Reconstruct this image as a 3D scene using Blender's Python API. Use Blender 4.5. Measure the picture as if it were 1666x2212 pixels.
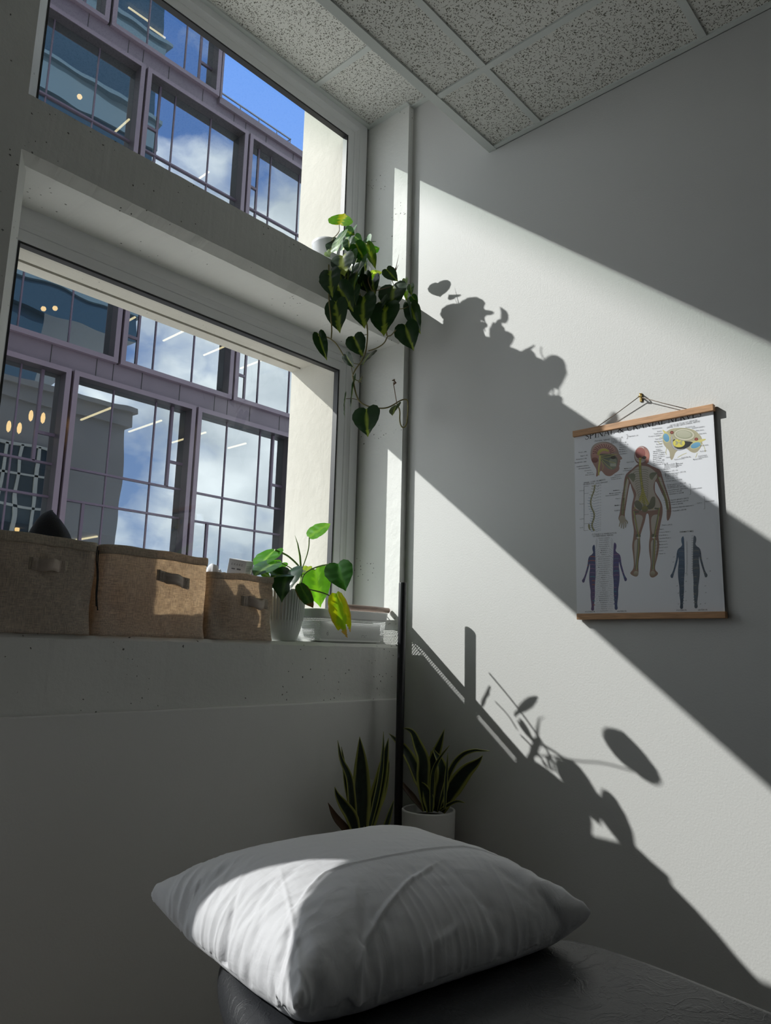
import bpy, bmesh, math, random
from mathutils import Vector, Matrix, noise
PI = math.pi
random.seed(7)
for o in list(bpy.data.objects):
    bpy.data.objects.remove(o)
S = bpy.context.scene
COL = S.collection

# ---------------------------------------------------------------- camera
W_, H_ = 1666.0, 2212.0
FPX = 1601.16
CAM = Vector((-2.2231, -1.9245, -0.1996))
yaw, pitch, roll = 0.8293, 0.1829, 0.0244
_F = Vector((math.sin(yaw) * math.cos(pitch), math.cos(yaw) * math.cos(pitch), math.sin(pitch)))
_R = Vector((math.cos(yaw), -math.sin(yaw), 0))
_U = _R.cross(_F)
_R, _U = _R * math.cos(roll) + _U * math.sin(roll), _U * math.cos(roll) - _R * math.sin(roll)
cam_d = bpy.data.cameras.new('camera')
cam_d.sensor_fit = 'VERTICAL'
cam_d.sensor_height = 24.0
cam_d.lens = 24.0 * FPX / H_
cam_d.clip_start = 0.02
cam_d.clip_end = 400
cam = bpy.data.objects.new('camera', cam_d)
COL.objects.link(cam)
cam.matrix_world = Matrix(((_R.x, _U.x, -_F.x, CAM.x), (_R.y, _U.y, -_F.y, CAM.y), (_R.z, _U.z, -_F.z, CAM.z), (0, 0, 0, 1)))
S.camera = cam

def at(px, py, axis, val):
    """point where the sight line of a photograph pixel meets the plane axis = val"""
    d = _F + _R * ((px - W_ / 2) / FPX) - _U * ((py - H_ / 2) / FPX)
    return CAM + d * ((val - CAM[axis]) / d[axis])

# ---------------------------------------------------------------- light
SUN_DIR = Vector((1.0, -1.42, -1.193)).normalized()
sun_d = bpy.data.lights.new('sun', 'SUN')
sun_d.energy = 4.9
sun_d.angle = math.radians(0.55)
sun_d.color = (1.0, 0.985, 0.955)
sun = bpy.data.objects.new('sun', sun_d)
COL.objects.link(sun)
sun.rotation_euler = SUN_DIR.to_track_quat('-Z', 'Y').to_euler()

SUNSIDE = 1.25
wd = bpy.data.worlds.new('sky')
S.world = wd
wd.use_nodes = True
nt = wd.node_tree
nt.nodes.clear()
def N(nt_, t, **k):
    n = nt_.nodes.new(t)
    for a, b in k.items():
        if a.startswith('i_'):
            key = a[2:]
            n.inputs[int(key) if key.isdigit() else key.replace('_', ' ')].default_value = b
        else:
            setattr(n, a, b)
    return n
def ramp(nt_, fac, stops, interp='LINEAR'):
    r = nt_.nodes.new('ShaderNodeValToRGB')
    r.color_ramp.interpolation = interp
    e = r.color_ramp.elements
    while len(e) < len(stops):
        e.new(0.5)
    for k, (p_, c) in enumerate(stops):
        e[k].position = p_
        e[k].color = (c[0], c[1], c[2], 1) if not isinstance(c, (int, float)) else (c, c, c, 1)
    nt_.links.new(fac, r.inputs[0])
    return r.outputs[0]
L = nt.links.new
tc = N(nt, 'ShaderNodeTexCoord')
sep = N(nt, 'ShaderNodeSeparateXYZ')
L(tc.outputs['Generated'], sep.inputs[0])
blue = ramp(nt, sep.outputs['Z'], [(0.0, (0.31, 0.44, 0.68)), (0.45, (0.155, 0.28, 0.60)), (0.72, (0.09, 0.21, 0.55)), (1.0, (0.05, 0.15, 0.5))])
mp = N(nt, 'ShaderNodeMapping')
mp.inputs['Scale'].default_value = (1, 1, 1.5)
mp.inputs['Location'].default_value = (0.35, 0.1, 0.55)
L(tc.outputs['Generated'], mp.inputs[0])
nz = N(nt, 'ShaderNodeTexNoise')
nz.inputs['Scale'].default_value = 2.6
nz.inputs['Detail'].default_value = 9
nz.inputs['Roughness'].default_value = 0.55
L(mp.outputs[0], nz.inputs['Vector'])
cl = ramp(nt, nz.outputs[0], [(0.40, 0.0), (0.50, 1.0)])
# a clear gap in the cloud above the houses opposite
nv = N(nt, 'ShaderNodeVectorMath', operation='NORMALIZE'); L(tc.outputs['Generated'], nv.inputs[0])
gp = N(nt, 'ShaderNodeVectorMath', operation='DOT_PRODUCT'); L(nv.outputs[0], gp.inputs[0]); gp.inputs[1].default_value = Vector((0.43, 0.66, 0.62)).normalized()
ym = N(nt, 'ShaderNodeMapRange')
ym.inputs['From Min'].default_value = 0.90
ym.inputs['From Max'].default_value = 0.74
L(gp.outputs['Value'], ym.inputs[0])
yb = N(nt, 'ShaderNodeMapRange')          # closed cloud on the sun's side
yb.inputs['From Min'].default_value = -0.1
yb.inputs['From Max'].default_value = 0.3
L(sep.outputs['Y'], yb.inputs[0])
mxc = N(nt, 'ShaderNodeMath', operation='MAXIMUM'); L(cl, mxc.inputs[0]); L(yb.outputs[0], mxc.inputs[1])
mul = N(nt, 'ShaderNodeMath', operation='MULTIPLY')
L(mxc.outputs[0], mul.inputs[0]); L(ym.outputs[0], mul.inputs[1])
nz2 = N(nt, 'ShaderNodeTexNoise')
nz2.inputs['Scale'].default_value = 5.0
nz2.inputs['Detail'].default_value = 7
L(mp.outputs[0], nz2.inputs['Vector'])
cc = ramp(nt, nz2.outputs[0], [(0.33, (0.55, 0.62, 0.70)), (0.62, (1.35, 1.40, 1.42))])
# cloud is brighter on the sun's side of the sky
sb = N(nt, 'ShaderNodeMapRange')
sb.inputs['From Min'].default_value = -0.1; sb.inputs['From Max'].default_value = 0.6; sb.inputs['To Min'].default_value = 1.0; sb.inputs['To Max'].default_value = SUNSIDE
L(sep.outputs['Y'], sb.inputs[0])
cs = N(nt, 'ShaderNodeVectorMath', operation='SCALE'); L(cc, cs.inputs[0]); L(sb.outputs[0], cs.inputs['Scale'])
mx = N(nt, 'ShaderNodeMix', data_type='RGBA')
L(mul.outputs[0], mx.inputs[0]); L(blue, mx.inputs[6]); L(cs.outputs[0], mx.inputs[7])
bg = N(nt, 'ShaderNodeBackground')
bg.inputs['Strength'].default_value = 1.42
L(mx.outputs[2], bg.inputs[0])
ow = N(nt, 'ShaderNodeOutputWorld')
L(bg.outputs[0], ow.inputs[0])

S.view_settings.view_transform = 'Standard'
S.view_settings.look = 'None'
S.view_settings.exposure = 0.30
S.view_settings.gamma = 1.0
S.view_settings.use_curve_mapping = False
S.cycles.max_bounces = 10
S.cycles.diffuse_bounces = 5
S.cycles.glossy_bounces = 4
S.cycles.transmission_bounces = 6
S.cycles.transparent_max_bounces = 16
S.cycles.caustics_reflective = False
S.cycles.caustics_refractive = False
S.cycles.sample_clamp_indirect = 6.0
S.cycles.use_denoising = True

# ---------------------------------------------------------------- helpers
def tag(o, label=None, cat=None, group=None, kind=None):
    if label: o['label'] = label
    if cat: o['category'] = cat
    if group: o['group'] = group
    if kind: o['kind'] = kind
    return o
def empty(name, loc, rz=0.0, **k):
    o = bpy.data.objects.new(name, None)
    o.empty_display_size = 0.05
    COL.objects.link(o)
    o.location = loc
    o.rotation_euler = (0, 0, rz)
    o['_w'] = 0
    del o['_w']
    return tag(o, **k)
class MB:
    """collects shapes given in world (or thing) coordinates and links them as one mesh object"""
    def __init__(s):
        s.bm = bmesh.new()
    def quad(s, pts, mi=0):
        vs = [s.bm.verts.new(p) for p in pts]
        f = s.bm.faces.new(vs); f.material_index = mi
        return f
    def box(s, a, b, mi=0, bev=0.0, seg=2):
        x0, y0, z0 = a; x1, y1, z1 = b
        vs = [s.bm.verts.new(p) for p in ((x0,y0,z0),(x1,y0,z0),(x1,y1,z0),(x0,y1,z0),(x0,y0,z1),(x1,y0,z1),(x1,y1,z1),(x0,y1,z1))]
        fs = [s.bm.faces.new([vs[i] for i in q]) for q in ((3,2,1,0),(4,5,6,7),(0,1,5,4),(1,2,6,5),(2,3,7,6),(3,0,4,7))]
        for f in fs: f.material_index = mi
        if bev > 0:
            es = list({e for f in fs for e in f.edges})
            r = bmesh.ops.bevel(s.bm, geom=es, offset=bev, segments=seg, affect='EDGES', profile=0.5)
            for f in r['faces']: f.material_index = mi
        return s
    def obox(s, c, ax, ay, az, mi=0, bev=0.0):
        """box from centre and three half-axis vectors"""
        n0 = len(s.bm.verts)
        s.bm.verts.ensure_lookup_table()
        before = set(s.bm.verts)
        s.box((-1,-1,-1),(1,1,1), mi, 0)
        new = [v for v in s.bm.verts if v not in before]
        for v in new:
            v.co = Vector(c) + Vector(ax)*v.co.x + Vector(ay)*v.co.y + Vector(az)*v.co.z
        if bev > 0:
            es = list({e for v in new for e in v.link_edges})
            r = bmesh.ops.bevel(s.bm, geom=es, offset=bev, segments=2, affect='EDGES', profile=0.5)
            for f in r['faces']: f.material_index = mi
        return s
    def tube(s, pts, rad, n=8, mi=0, cap=True):
        pts = [Vector(p) for p in pts]
        rr = rad if isinstance(rad, (list, tuple)) else [rad]*len(pts)
        rings = []
        up = None
        for i, p in enumerate(pts):
            d = (pts[min(i+1, len(pts)-1)] - pts[max(i-1, 0)])
            if d.length < 1e-9: d = Vector((0,0,1))
            d.normalize()
            if up is None:
                up = Vector((0,0,1)) if abs(d.z) < 0.9 else Vector((1,0,0))
            a = d.cross(up)
            if a.length < 1e-6: a = d.cross(Vector((0.3,1,0.2)))
            a.normalize(); b = d.cross(a).normalized(); up = a.cross(d)
            rings.append([s.bm.verts.new(p + (a*math.cos(t)+b*math.sin(t))*rr[i]) for t in [2*PI*k/n for k in range(n)]])
        for i in range(len(rings)-1):
            for k in range(n):
                f = s.bm.faces.new((rings[i][k], rings[i][(k+1)%n], rings[i+1][(k+1)%n], rings[i+1][k]))
                f.material_index = mi; f.smooth = True
        if cap:
            for r_ in (rings[0], list(reversed(rings[-1]))):
                f = s.bm.faces.new(r_); f.material_index = mi
        return s
    def lathe(s, prof, c=(0,0,0), n=48, mi=0, rfun=None, smooth=True):
        rings = []
        for (r, z) in prof:
            ring = []
            for k in range(n):
                t = 2*PI*k/n
                q = r if rfun is None else rfun(r, z, t)
                ring.append(s.bm.verts.new((c[0]+q*math.cos(t), c[1]+q*math.sin(t), c[2]+z)))
            rings.append(ring)
        for i in range(len(rings)-1):
            for k in range(n):
                f = s.bm.faces.new((rings[i][k], rings[i][(k+1)%n], rings[i+1][(k+1)%n], rings[i+1][k]))
                f.material_index = mi; f.smooth = smooth
        f = s.bm.faces.new(list(reversed(rings[0]))); f.material_index = mi
        f = s.bm.faces.new(rings[-1]); f.material_index = mi
        return s
    def prism(s, poly, dvec, mi=0):
        """closed polygon (3-D points) pushed along dvec"""
        d = Vector(dvec)
        a = [s.bm.verts.new(Vector(p)) for p in poly]
        b = [s.bm.verts.new(Vector(p)+d) for p in poly]
        n = len(a)
        s.bm.faces.new(a).material_index = mi
        s.bm.faces.new(list(reversed(b))).material_index = mi
        for k in range(n):
            s.bm.faces.new((a[k], b[k], b[(k+1)%n], a[(k+1)%n])).material_index = mi
        return s
    def grid(s, fn, nu, nv, mi=0, smooth=True, closed_u=False):
        g = [[s.bm.verts.new(fn(i/nu, j/nv)) for j in range(nv+1)] for i in range(nu + (0 if closed_u else 1))]
        m = len(g)
        for i in range(nu):
            for j in range(nv):
                f = s.bm.faces.new((g[i][j], g[(i+1)%m][j], g[(i+1)%m][j+1], g[i][j+1]))
                f.material_index = mi; f.smooth = smooth
        return g
    def build(s, name, mats, parent=None, smooth=None, fix=True, loc=None, **k):
        if fix: bmesh.ops.recalc_face_normals(s.bm, faces=s.bm.faces)
        me = bpy.data.meshes.new(name)
        if loc is not None:
            bmesh.ops.translate(s.bm, verts=s.bm.verts, vec=-Vector(loc))
        elif parent is not None:
            base = Vector((0, 0, 0)); q = parent
            m = Matrix.Identity(4)
            ch = []
            while q is not None: ch.append(q); q = q.parent
            for q in reversed(ch): m = m @ Matrix.Translation(q.location) @ q.rotation_euler.to_matrix().to_4x4()
            bmesh.ops.transform(s.bm, matrix=m.inverted(), verts=s.bm.verts)
        s.bm.to_mesh(me); s.bm.free()
        if not isinstance(mats, (list, tuple)): mats = [mats]
        for m_ in mats: me.materials.append(m_)
        if smooth is not None:
            for p_ in me.polygons: p_.use_smooth = smooth
        o = bpy.data.objects.new(name, me)
        COL.objects.link(o)
        if parent is not None: o.parent = parent
        if loc is not None: o.location = loc
        return tag(o, **k)

# ---------------------------------------------------------------- materials
def mat(name, col=(0.8,0.8,0.8), rough=0.5, metal=0.0, spec=0.5, var=0.0, vscale=3.0, bump=0.0, bscale=200.0, bdist=0.001, emit=None, es=0.0, coat=0.0, sheen=0.0, aniso_stretch=None):
    m = bpy.data.materials.new(name)
    m.use_nodes = True
    t = m.node_tree; t.nodes.clear()
    b = N(t, 'ShaderNodeBsdfPrincipled')
    b.inputs['Base Color'].default_value = (*col, 1)
    b.inputs['Roughness'].default_value = rough
    b.inputs['Metallic'].default_value = metal
    b.inputs['Specular IOR Level'].default_value = spec
    b.inputs['Coat Weight'].default_value = coat
    b.inputs['Sheen Weight'].default_value = sheen
    o = N(t, 'ShaderNodeOutputMaterial')
    t.links.new(b.outputs[0], o.inputs[0])
    c = N(t, 'ShaderNodeTexCoord')
    vec = c.outputs['Object']
    if aniso_stretch:
        mm = N(t, 'ShaderNodeMapping'); mm.inputs['Scale'].default_value = aniso_stretch
        t.links.new(vec, mm.inputs[0]); vec = mm.outputs[0]
    if var > 0:
        n = N(t, 'ShaderNodeTexNoise'); n.inputs['Scale'].default_value = vscale; n.inputs['Detail'].default_value = 6
        t.links.new(vec, n.inputs['Vector'])
        r_ = ramp(t, n.outputs[0], [(0.3, tuple(x*(1-var) for x in col)), (0.7, tuple(min(1, x*(1+var)) for x in col))])
        t.links.new(r_, b.inputs['Base Color'])
    if bump > 0:
        n = N(t, 'ShaderNodeTexNoise'); n.inputs['Scale'].default_value = bscale; n.inputs['Detail'].default_value = 3
        t.links.new(vec, n.inputs['Vector'])
        bp = N(t, 'ShaderNodeBump'); bp.inputs['Strength'].default_value = bump; bp.inputs['Distance'].default_value = bdist
        t.links.new(n.outputs[0], bp.inputs['Height']); t.links.new(bp.outputs[0], b.inputs['Normal'])
    if emit:
        b.inputs['Emission Color'].default_value = (*emit, 1); b.inputs['Emission Strength'].default_value = es
    return m
def bsdf(m): return next(n for n in m.node_tree.nodes if n.type == 'BSDF_PRINCIPLED')

def concrete(name, col, pits=1.0):
    m = mat(name, col, 0.85)
    t = m.node_tree; b = bsdf(m); Lk = t.links.new
    c = N(t, 'ShaderNodeTexCoord')
    n1 = N(t, 'ShaderNodeTexNoise'); n1.inputs['Scale'].default_value = 2.2; n1.inputs['Detail'].default_value = 8
    Lk(c.outputs['Object'], n1.inputs['Vector'])
    base = ramp(t, n1.outputs[0], [(0.3, tuple(x*0.93 for x in col)), (0.7, tuple(min(1,x*1.04) for x in col))])
    # small air holes in clusters
    v = N(t, 'ShaderNodeTexVoronoi'); v.inputs['Scale'].default_value = 60.0
    nd = N(t, 'ShaderNodeTexNoise'); nd.inputs['Scale'].default_value = 70.0
    Lk(c.outputs['Object'], nd.inputs['Vector'])
    ad = N(t, 'ShaderNodeMix', data_type='VECTOR'); ad.inputs[0].default_value = 0.012
    Lk(c.outputs['Object'], ad.inputs[4]); Lk(nd.outputs['Color'], ad.inputs[5])
    Lk(ad.outputs[1], v.inputs['Vector'])
    sr = N(t, 'ShaderNodeSeparateColor'); Lk(v.outputs['Color'], sr.inputs[0])
    cl_ = N(t, 'ShaderNodeTexNoise'); cl_.inputs['Scale'].default_value = 5.0
    Lk(c.outputs['Object'], cl_.inputs['Vector'])
    # hole radius from cell colour and cluster noise
    a1 = N(t, 'ShaderNodeMath', operation='MULTIPLY_ADD'); a1.inputs[1].default_value = 0.6; a1.inputs[2].default_value = -0.45
    Lk(sr.outputs[0], a1.inputs[0])
    a2 = N(t, 'ShaderNodeMath', operation='MULTIPLY_ADD'); a2.inputs[1].default_value = 1.7; a2.inputs[2].default_value = -0.80
    Lk(cl_.outputs[0], a2.inputs[0])
    a3 = N(t, 'ShaderNodeMath', operation='ADD'); Lk(a1.outputs[0], a3.inputs[0]); Lk(a2.outputs[0], a3.inputs[1])
    a4 = N(t, 'ShaderNodeMath', operation='MULTIPLY'); a4.inputs[1].default_value = pits; Lk(a3.outputs[0], a4.inputs[0])
    a4b = N(t, 'ShaderNodeMath', operation='MINIMUM'); a4b.inputs[1].default_value = 0.17; Lk(a4.outputs[0], a4b.inputs[0])
    d = N(t, 'ShaderNodeMath', operation='SUBTRACT'); Lk(a4b.outputs[0], d.inputs[0]); Lk(v.outputs['Distance'], d.inputs[1])
    hole = ramp(t, d.outputs[0], [(0.0, 0.0), (0.03, 1.0)])
    mx_ = N(t, 'ShaderNodeMix', data_type='RGBA'); Lk(hole, mx_.inputs[0]); Lk(base, mx_.inputs[6])
    mx_.inputs[7].default_value = (col[0]*0.22, col[1]*0.22, col[2]*0.21, 1)
    Lk(mx_.outputs[2], b.inputs['Base Color'])
    nb = N(t, 'ShaderNodeTexNoise'); nb.inputs['Scale'].default_value = 16.0; nb.inputs['Detail'].default_value = 8; nb.inputs['Roughness'].default_value = 0.62
    Lk(c.outputs['Object'], nb.inputs['Vector'])
    bp = N(t, 'ShaderNodeBump'); bp.inputs['Strength'].default_value = 0.6; bp.inputs['Distance'].default_value = 0.006
    hs = N(t, 'ShaderNodeMath', operation='SUBTRACT'); Lk(nb.outputs[0], hs.inputs[0]); Lk(hole, hs.inputs[1])
    Lk(hs.outputs[0], bp.inputs['Height']); Lk(bp.outputs[0], b.inputs['Normal'])
    return m

M = {}
M['wall_light'] = mat('lifted_wall_paint', (0.76,0.76,0.745), 0.6, bump=0.3, bscale=170, bdist=0.001)  # copy of the wall paint, brightness lifted for the shaded wall under the window
M['wall'] = mat('painted_wall', (0.54,0.54,0.53), 0.6, bump=0.35, bscale=170, bdist=0.0012)
M['concrete'] = concrete('painted_concrete', (0.74,0.745,0.72))
M['ext_concrete'] = concrete('cream_concrete', (0.46,0.44,0.39), 0.25)
M['wall_dark'] = mat('grey_wall_paint', (0.22,0.22,0.215), 0.7)
M['floor'] = mat('floor_vinyl', (0.26,0.24,0.22), 0.5, var=0.15, vscale=5)
M['alu'] = mat('white_aluminium', (0.80,0.81,0.82), 0.35, spec=0.5)
M['gasket'] = mat('black_gasket', (0.012,0.012,0.014), 0.5)
M['tbar'] = mat('ceiling_bar_paint', (0.62,0.65,0.63), 0.45)

def glass(name, tint, refl=1.0, r0=0.04, bumpy=0.0, fac=None, gcol=(1,1,1)):
    m = bpy.data.materials.new(name); m.use_nodes = True
    t = m.node_tree; t.nodes.clear(); Lk = t.links.new
    tr = N(t, 'ShaderNodeBsdfTransparent'); tr.inputs[0].default_value = (*tint, 1)
    gl = N(t, 'ShaderNodeBsdfGlossy'); gl.inputs['Roughness'].default_value = 0.0; gl.inputs[0].default_value = (*gcol, 1)
    mx_ = N(t, 'ShaderNodeMixShader'); o = N(t, 'ShaderNodeOutputMaterial')
    # two-sided Schlick reflectance
    ge = N(t, 'ShaderNodeNewGeometry')
    dp = N(t, 'ShaderNodeVectorMath', operation='DOT_PRODUCT'); Lk(ge.outputs['Incoming'], dp.inputs[0]); Lk(ge.outputs['True Normal'], dp.inputs[1])
    ab = N(t, 'ShaderNodeMath', operation='ABSOLUTE'); Lk(dp.outputs['Value'], ab.inputs[0])
    om = N(t, 'ShaderNodeMath', operation='SUBTRACT'); om.inputs[0].default_value = 1.0; Lk(ab.outputs[0], om.inputs[1])
    pw = N(t, 'ShaderNodeMath', operation='POWER'); pw.inputs[1].default_value = 5.0; Lk(om.outputs[0], pw.inputs[0])
    mr = N(t, 'ShaderNodeMapRange'); mr.inputs['To Min'].default_value = r0 if fac is None else fac; mr.inputs['To Max'].default_value = 1.0
    Lk(pw.outputs[0], mr.inputs[0]); Lk(mr.outputs[0], mx_.inputs[0])
    Lk(tr.outputs[0], mx_.inputs[1]); Lk(gl.outputs[0], mx_.inputs[2]); Lk(mx_.outputs[0], o.inputs[0])
    if bumpy > 0:
        c = N(t, 'ShaderNodeTexCoord'); n = N(t, 'ShaderNodeTexNoise'); n.inputs['Scale'].default_value = 0.9; n.inputs['Detail'].default_value = 1
        bp = N(t, 'ShaderNodeBump'); bp.inputs['Strength'].default_value = 1.0; bp.inputs['Distance'].default_value = bumpy
        Lk(c.outputs['Object'], n.inputs['Vector']); Lk(n.outputs[0], bp.inputs['Height']); Lk(bp.outputs[0], gl.inputs['Normal'])
    return m
M['glass'] = glass('window_glass', (0.93,0.955,0.945))
M['facade_glass'] = glass('facade_glass', (0.50,0.60,0.66), fac=0.50, bumpy=0.0045, gcol=(0.80,0.85,0.88))
# ================================================================ the room
YG = 0.243                     # inner face of the window frames
ZS, ZLEDGE, ZU, ZB = -0.182, -0.384, 1.252, 1.086
XL, XR = -1.59, -0.031         # window opening
FLOOR = -1.40
ZHI, ZLO = 2.186, 1.775
def stick(poly, x0, x1, seg, jit, mb, mi=0):
    """profile (y,z) run along x with slightly uneven arrises; jit = indices that wander"""
    rings = []
    for i in range(seg+1):
        x = x0 + (x1-x0)*i/seg
        r_ = []
        for k, (y, z) in enumerate(poly):
            a = 0.0
            if k in jit:
                a = 0.0022*noise.noise(Vector((x*22, k*7.1, 0.3))) + 0.0012*noise.noise(Vector((x*70, k*3.3, 5)))
            r_.append(mb.bm.verts.new((x, y + a*0.6, z + a)))
        rings.append(r_)
    n = len(poly)
    for i in range(seg):
        for k in range(n):
            mb.bm.faces.new((rings[i][k], rings[i][(k+1)%n], rings[i+1][(k+1)%n], rings[i+1][k])).material_index = mi
    mb.bm.faces.new(rings[0]); mb.bm.faces.new(list(reversed(rings[-1])))

YM = 0.30
m = MB()
# spandrel beam between the two windows
stick([(0,ZU),(YM,ZU),(YM,1.073),(0.032,1.063),(0,ZB)], XL-0.02, 0.0, 160, (0,3,4), m)
# sill block under the lower window
stick([(0.012,ZS),(YM,ZS),(YM,ZLEDGE),(0,ZLEDGE),(0,ZS-0.012)], -1.705, 0.0, 110, (0,4), m)
# left pier with a splayed jamb
# unseen second window further left, read off the sunlit pillow; full height added for fill
m.prism([(-1.705,0,ZS),(XL,0,ZS),(-1.555,0.05,ZS),(-1.497,YG,ZS),(-1.497,YM,ZS),(-1.93,YM,ZS)], (0,0,2.6-ZS))
m.box((-3.4,0,1.90),(-1.72,YM,2.6))
m.prism([(-1.705,0,FLOOR),(-1.60,0,FLOOR),(-1.60,YM,FLOOR),(-1.93,YM,FLOOR)], (0,0,ZS-FLOOR))
m.box((-3.4,0,FLOOR),(-3.0,YM,1.9)); m.box((-3.0,0,FLOOR),(-1.72,YM,-0.95))
# right jamb (its inner strip shows beside the right wall)
m.box((XR,0,ZS),(0.15,YM,2.6))
# head above the high ceiling
m.box((-3.4,0.1,2.25),(0,YM,2.6))
m.build('wall_window', M['concrete'], kind='structure')
# outer skin of the same wall
m = MB()
YO = 0.58
XE = -0.147
m.box((XE,YM,-0.5),(0.15,YO,4.2)); m.box((XE,0.286,-0.5),(XR-0.001,YM,4.2))
m.box((-1.95,YM,-0.5),(-1.50,YO,4.2))
m.box((-1.50,YM,1.036),(XE,0.505,1.252)); m.box((-1.50,0.522,1.036),(XE,YO,1.252)); m.box((-1.50,0.5,1.05),(XE,0.53,1.252))
m.box((-1.50,YM,-0.5),(XE,YO,ZS-0.01))
m.box((-1.50,YM,2.75),(XE,YO,4.2))
m.build('wall_outer_skin', M['ext_concrete'], kind='structure', )
bpy.data.objects['wall_outer_skin'].name = 'wall_exterior'
m = MB(); m.box((-1.70,-0.014,FLOOR),(0.0,0.25,ZLEDGE+0.001), bev=0.004)
m.build('wall_under_window', M['wall_light'], kind='structure')
m = MB(); m.box((0,-4.2,FLOOR),(0.15,0.0,2.6))
m.build('wall_right', M['wall'], kind='structure')
m = MB(); m.box((-3.55,-4.2,FLOOR),(-3.4,0.25,2.6))
m.build('wall_left', M['wall_dark'], kind='structure')
m = MB(); m.box((-3.55,-4.35,FLOOR),(0.15,-4.2,2.6))
m.build('wall_back', mat('white_back_wall', (0.78,0.78,0.77), 0.7), kind='structure')
m = MB(); m.box((-3.55,-4.35,FLOOR-0.1),(0.15,0.25,FLOOR))
m.build('floor', M['floor'], kind='structure')

# acoustic ceiling tiles: fissured face
mt = mat('ceiling_tile', (0.72,0.72,0.68), 0.9)
t = mt.node_tree; b = bsdf(mt); Lk = t.links.new
c = N(t, 'ShaderNodeTexCoord')
nd = N(t, 'ShaderNodeTexNoise'); nd.inputs['Scale'].default_value = 45; nd.inputs['Detail'].default_value = 2
Lk(c.outputs['Object'], nd.inputs['Vector'])
ad = N(t, 'ShaderNodeMix', data_type='VECTOR'); ad.inputs[0].default_value = 0.02
Lk(c.outputs['Object'], ad.inputs[4]); Lk(nd.outputs['Color'], ad.inputs[5])
def spots(scale, stretch, rot, thr, rad):
    mp_ = N(t, 'ShaderNodeMapping'); mp_.inputs['Scale'].default_value = stretch; mp_.inputs['Rotation'].default_value = (0,0,rot)
    Lk(ad.outputs[1], mp_.inputs[0])
    v = N(t, 'ShaderNodeTexVoronoi'); v.inputs['Scale'].default_value = scale
    Lk(mp_.outputs[0], v.inputs['Vector'])
    sc_ = N(t, 'ShaderNodeSeparateColor'); Lk(v.outputs['Color'], sc_.inputs[0])
    g_ = N(t, 'ShaderNodeMath', operation='GREATER_THAN'); g_.inputs[1].default_value = thr; Lk(sc_.outputs[0], g_.inputs[0])
    l_ = N(t, 'ShaderNodeMath', operation='LESS_THAN'); l_.inputs[1].default_value = rad; Lk(v.outputs['Distance'], l_.inputs[0])
    q = N(t, 'ShaderNodeMath', operation='MULTIPLY'); Lk(g_.outputs[0], q.inputs[0]); Lk(l_.outputs[0], q.inputs[1])
    return q.outputs[0]
s1 = spots(88, (1,2.6,1), 0.5, 0.45, 0.34)
s2 = spots(88, (2.6,1,1), 0.9, 0.45, 0.34)
s3 = spots(240, (1,1,1), 0, 0.35, 0.26)
mxs = N(t, 'ShaderNodeMath', operation='MAXIMUM'); Lk(s1, mxs.inputs[0]); Lk(s2, mxs.inputs[1])
mx2 = N(t, 'ShaderNodeMath', operation='MULTIPLY'); mx2.inputs[1].default_value = 0.55; Lk(s3, mx2.inputs[0])
mx3 = N(t, 'ShaderNodeMath', operation='MAXIMUM'); Lk(mxs.outputs[0], mx3.inputs[0]); Lk(mx2.outputs[0], mx3.inputs[1])
mc = N(t, 'ShaderNodeMix', data_type='RGBA'); Lk(mx3.outputs[0], mc.inputs[0])
mc.inputs[6].default_value = (0.72,0.72,0.68,1); mc.inputs[7].default_value = (0.16,0.155,0.13,1)
Lk(mc.outputs[2], b.inputs['Base Color'])
M['tile'] = mt
YD = -0.418
m = MB()
m.box((-3.4,-4.2,ZLO+0.004),(0,YD+0.004,ZLO+0.03))
m.build('ceiling', M['tile'], kind='structure')
m = MB(); m.box((-3.4,YD-0.01,ZHI+0.004),(0,YG+0.005,ZHI+0.03))
m.build('ceiling_high', M['tile'], kind='structure')
bpy.data.objects['ceiling_high'].name = 'ceiling.001'
m = MB(); m.box((-3.4,YD-0.006,ZLO+0.02),(0,YD,ZHI+0.2))
m.build('trim_1', M['wall'], kind='structure')
# exposed grid of the low ceiling
m = MB()
tb = 0.012
m.box((-3.4,YD-0.022,ZLO-0.004),(-0.0,YD+0.012,ZLO+0.022))
for y in (-0.642,-1.252,-1.862,-2.472,-3.082,-3.692): m.box((-3.4,y-tb,ZLO-0.002),(-0.022,y+tb,ZLO+0.006))
for x in (-0.3717,-1.591,-2.810): m.box((x-tb,-4.18,ZLO-0.0025),(x+tb,YD-0.02,ZLO+0.006))
m.box((-0.022,-4.2,ZLO-0.003),(0,YD-0.02,ZLO+0.006)); m.box((-0.0025,-4.2,ZLO-0.003),(0,YD-0.02,ZLO+0.03))
m.build('trim_2', M['tbar'], kind='structure')
m = MB()
for x in (-0.380,-1.6,-2.2): m.box((x-tb,YD,ZHI-0.0025),(x+tb,YG,ZHI+0.006))
m.box((-0.020,YD,ZHI-0.003),(0,-0.004,ZHI+0.006)); m.box((-0.051,0.016,ZHI-0.003),(XR,YG-0.02,ZHI+0.006)); m.box((-0.051,-0.004,ZHI-0.003),(0,0.016,ZHI+0.006))
m.box((-1.5,YG-0.02,ZHI-0.003),(XR,YG+0.002,ZHI+0.006))
m.box((-0.003,YD,ZHI-0.0035),(0,-0.005,ZHI+0.022))
m.build('trim_3', M['tbar'], kind='structure')

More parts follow.
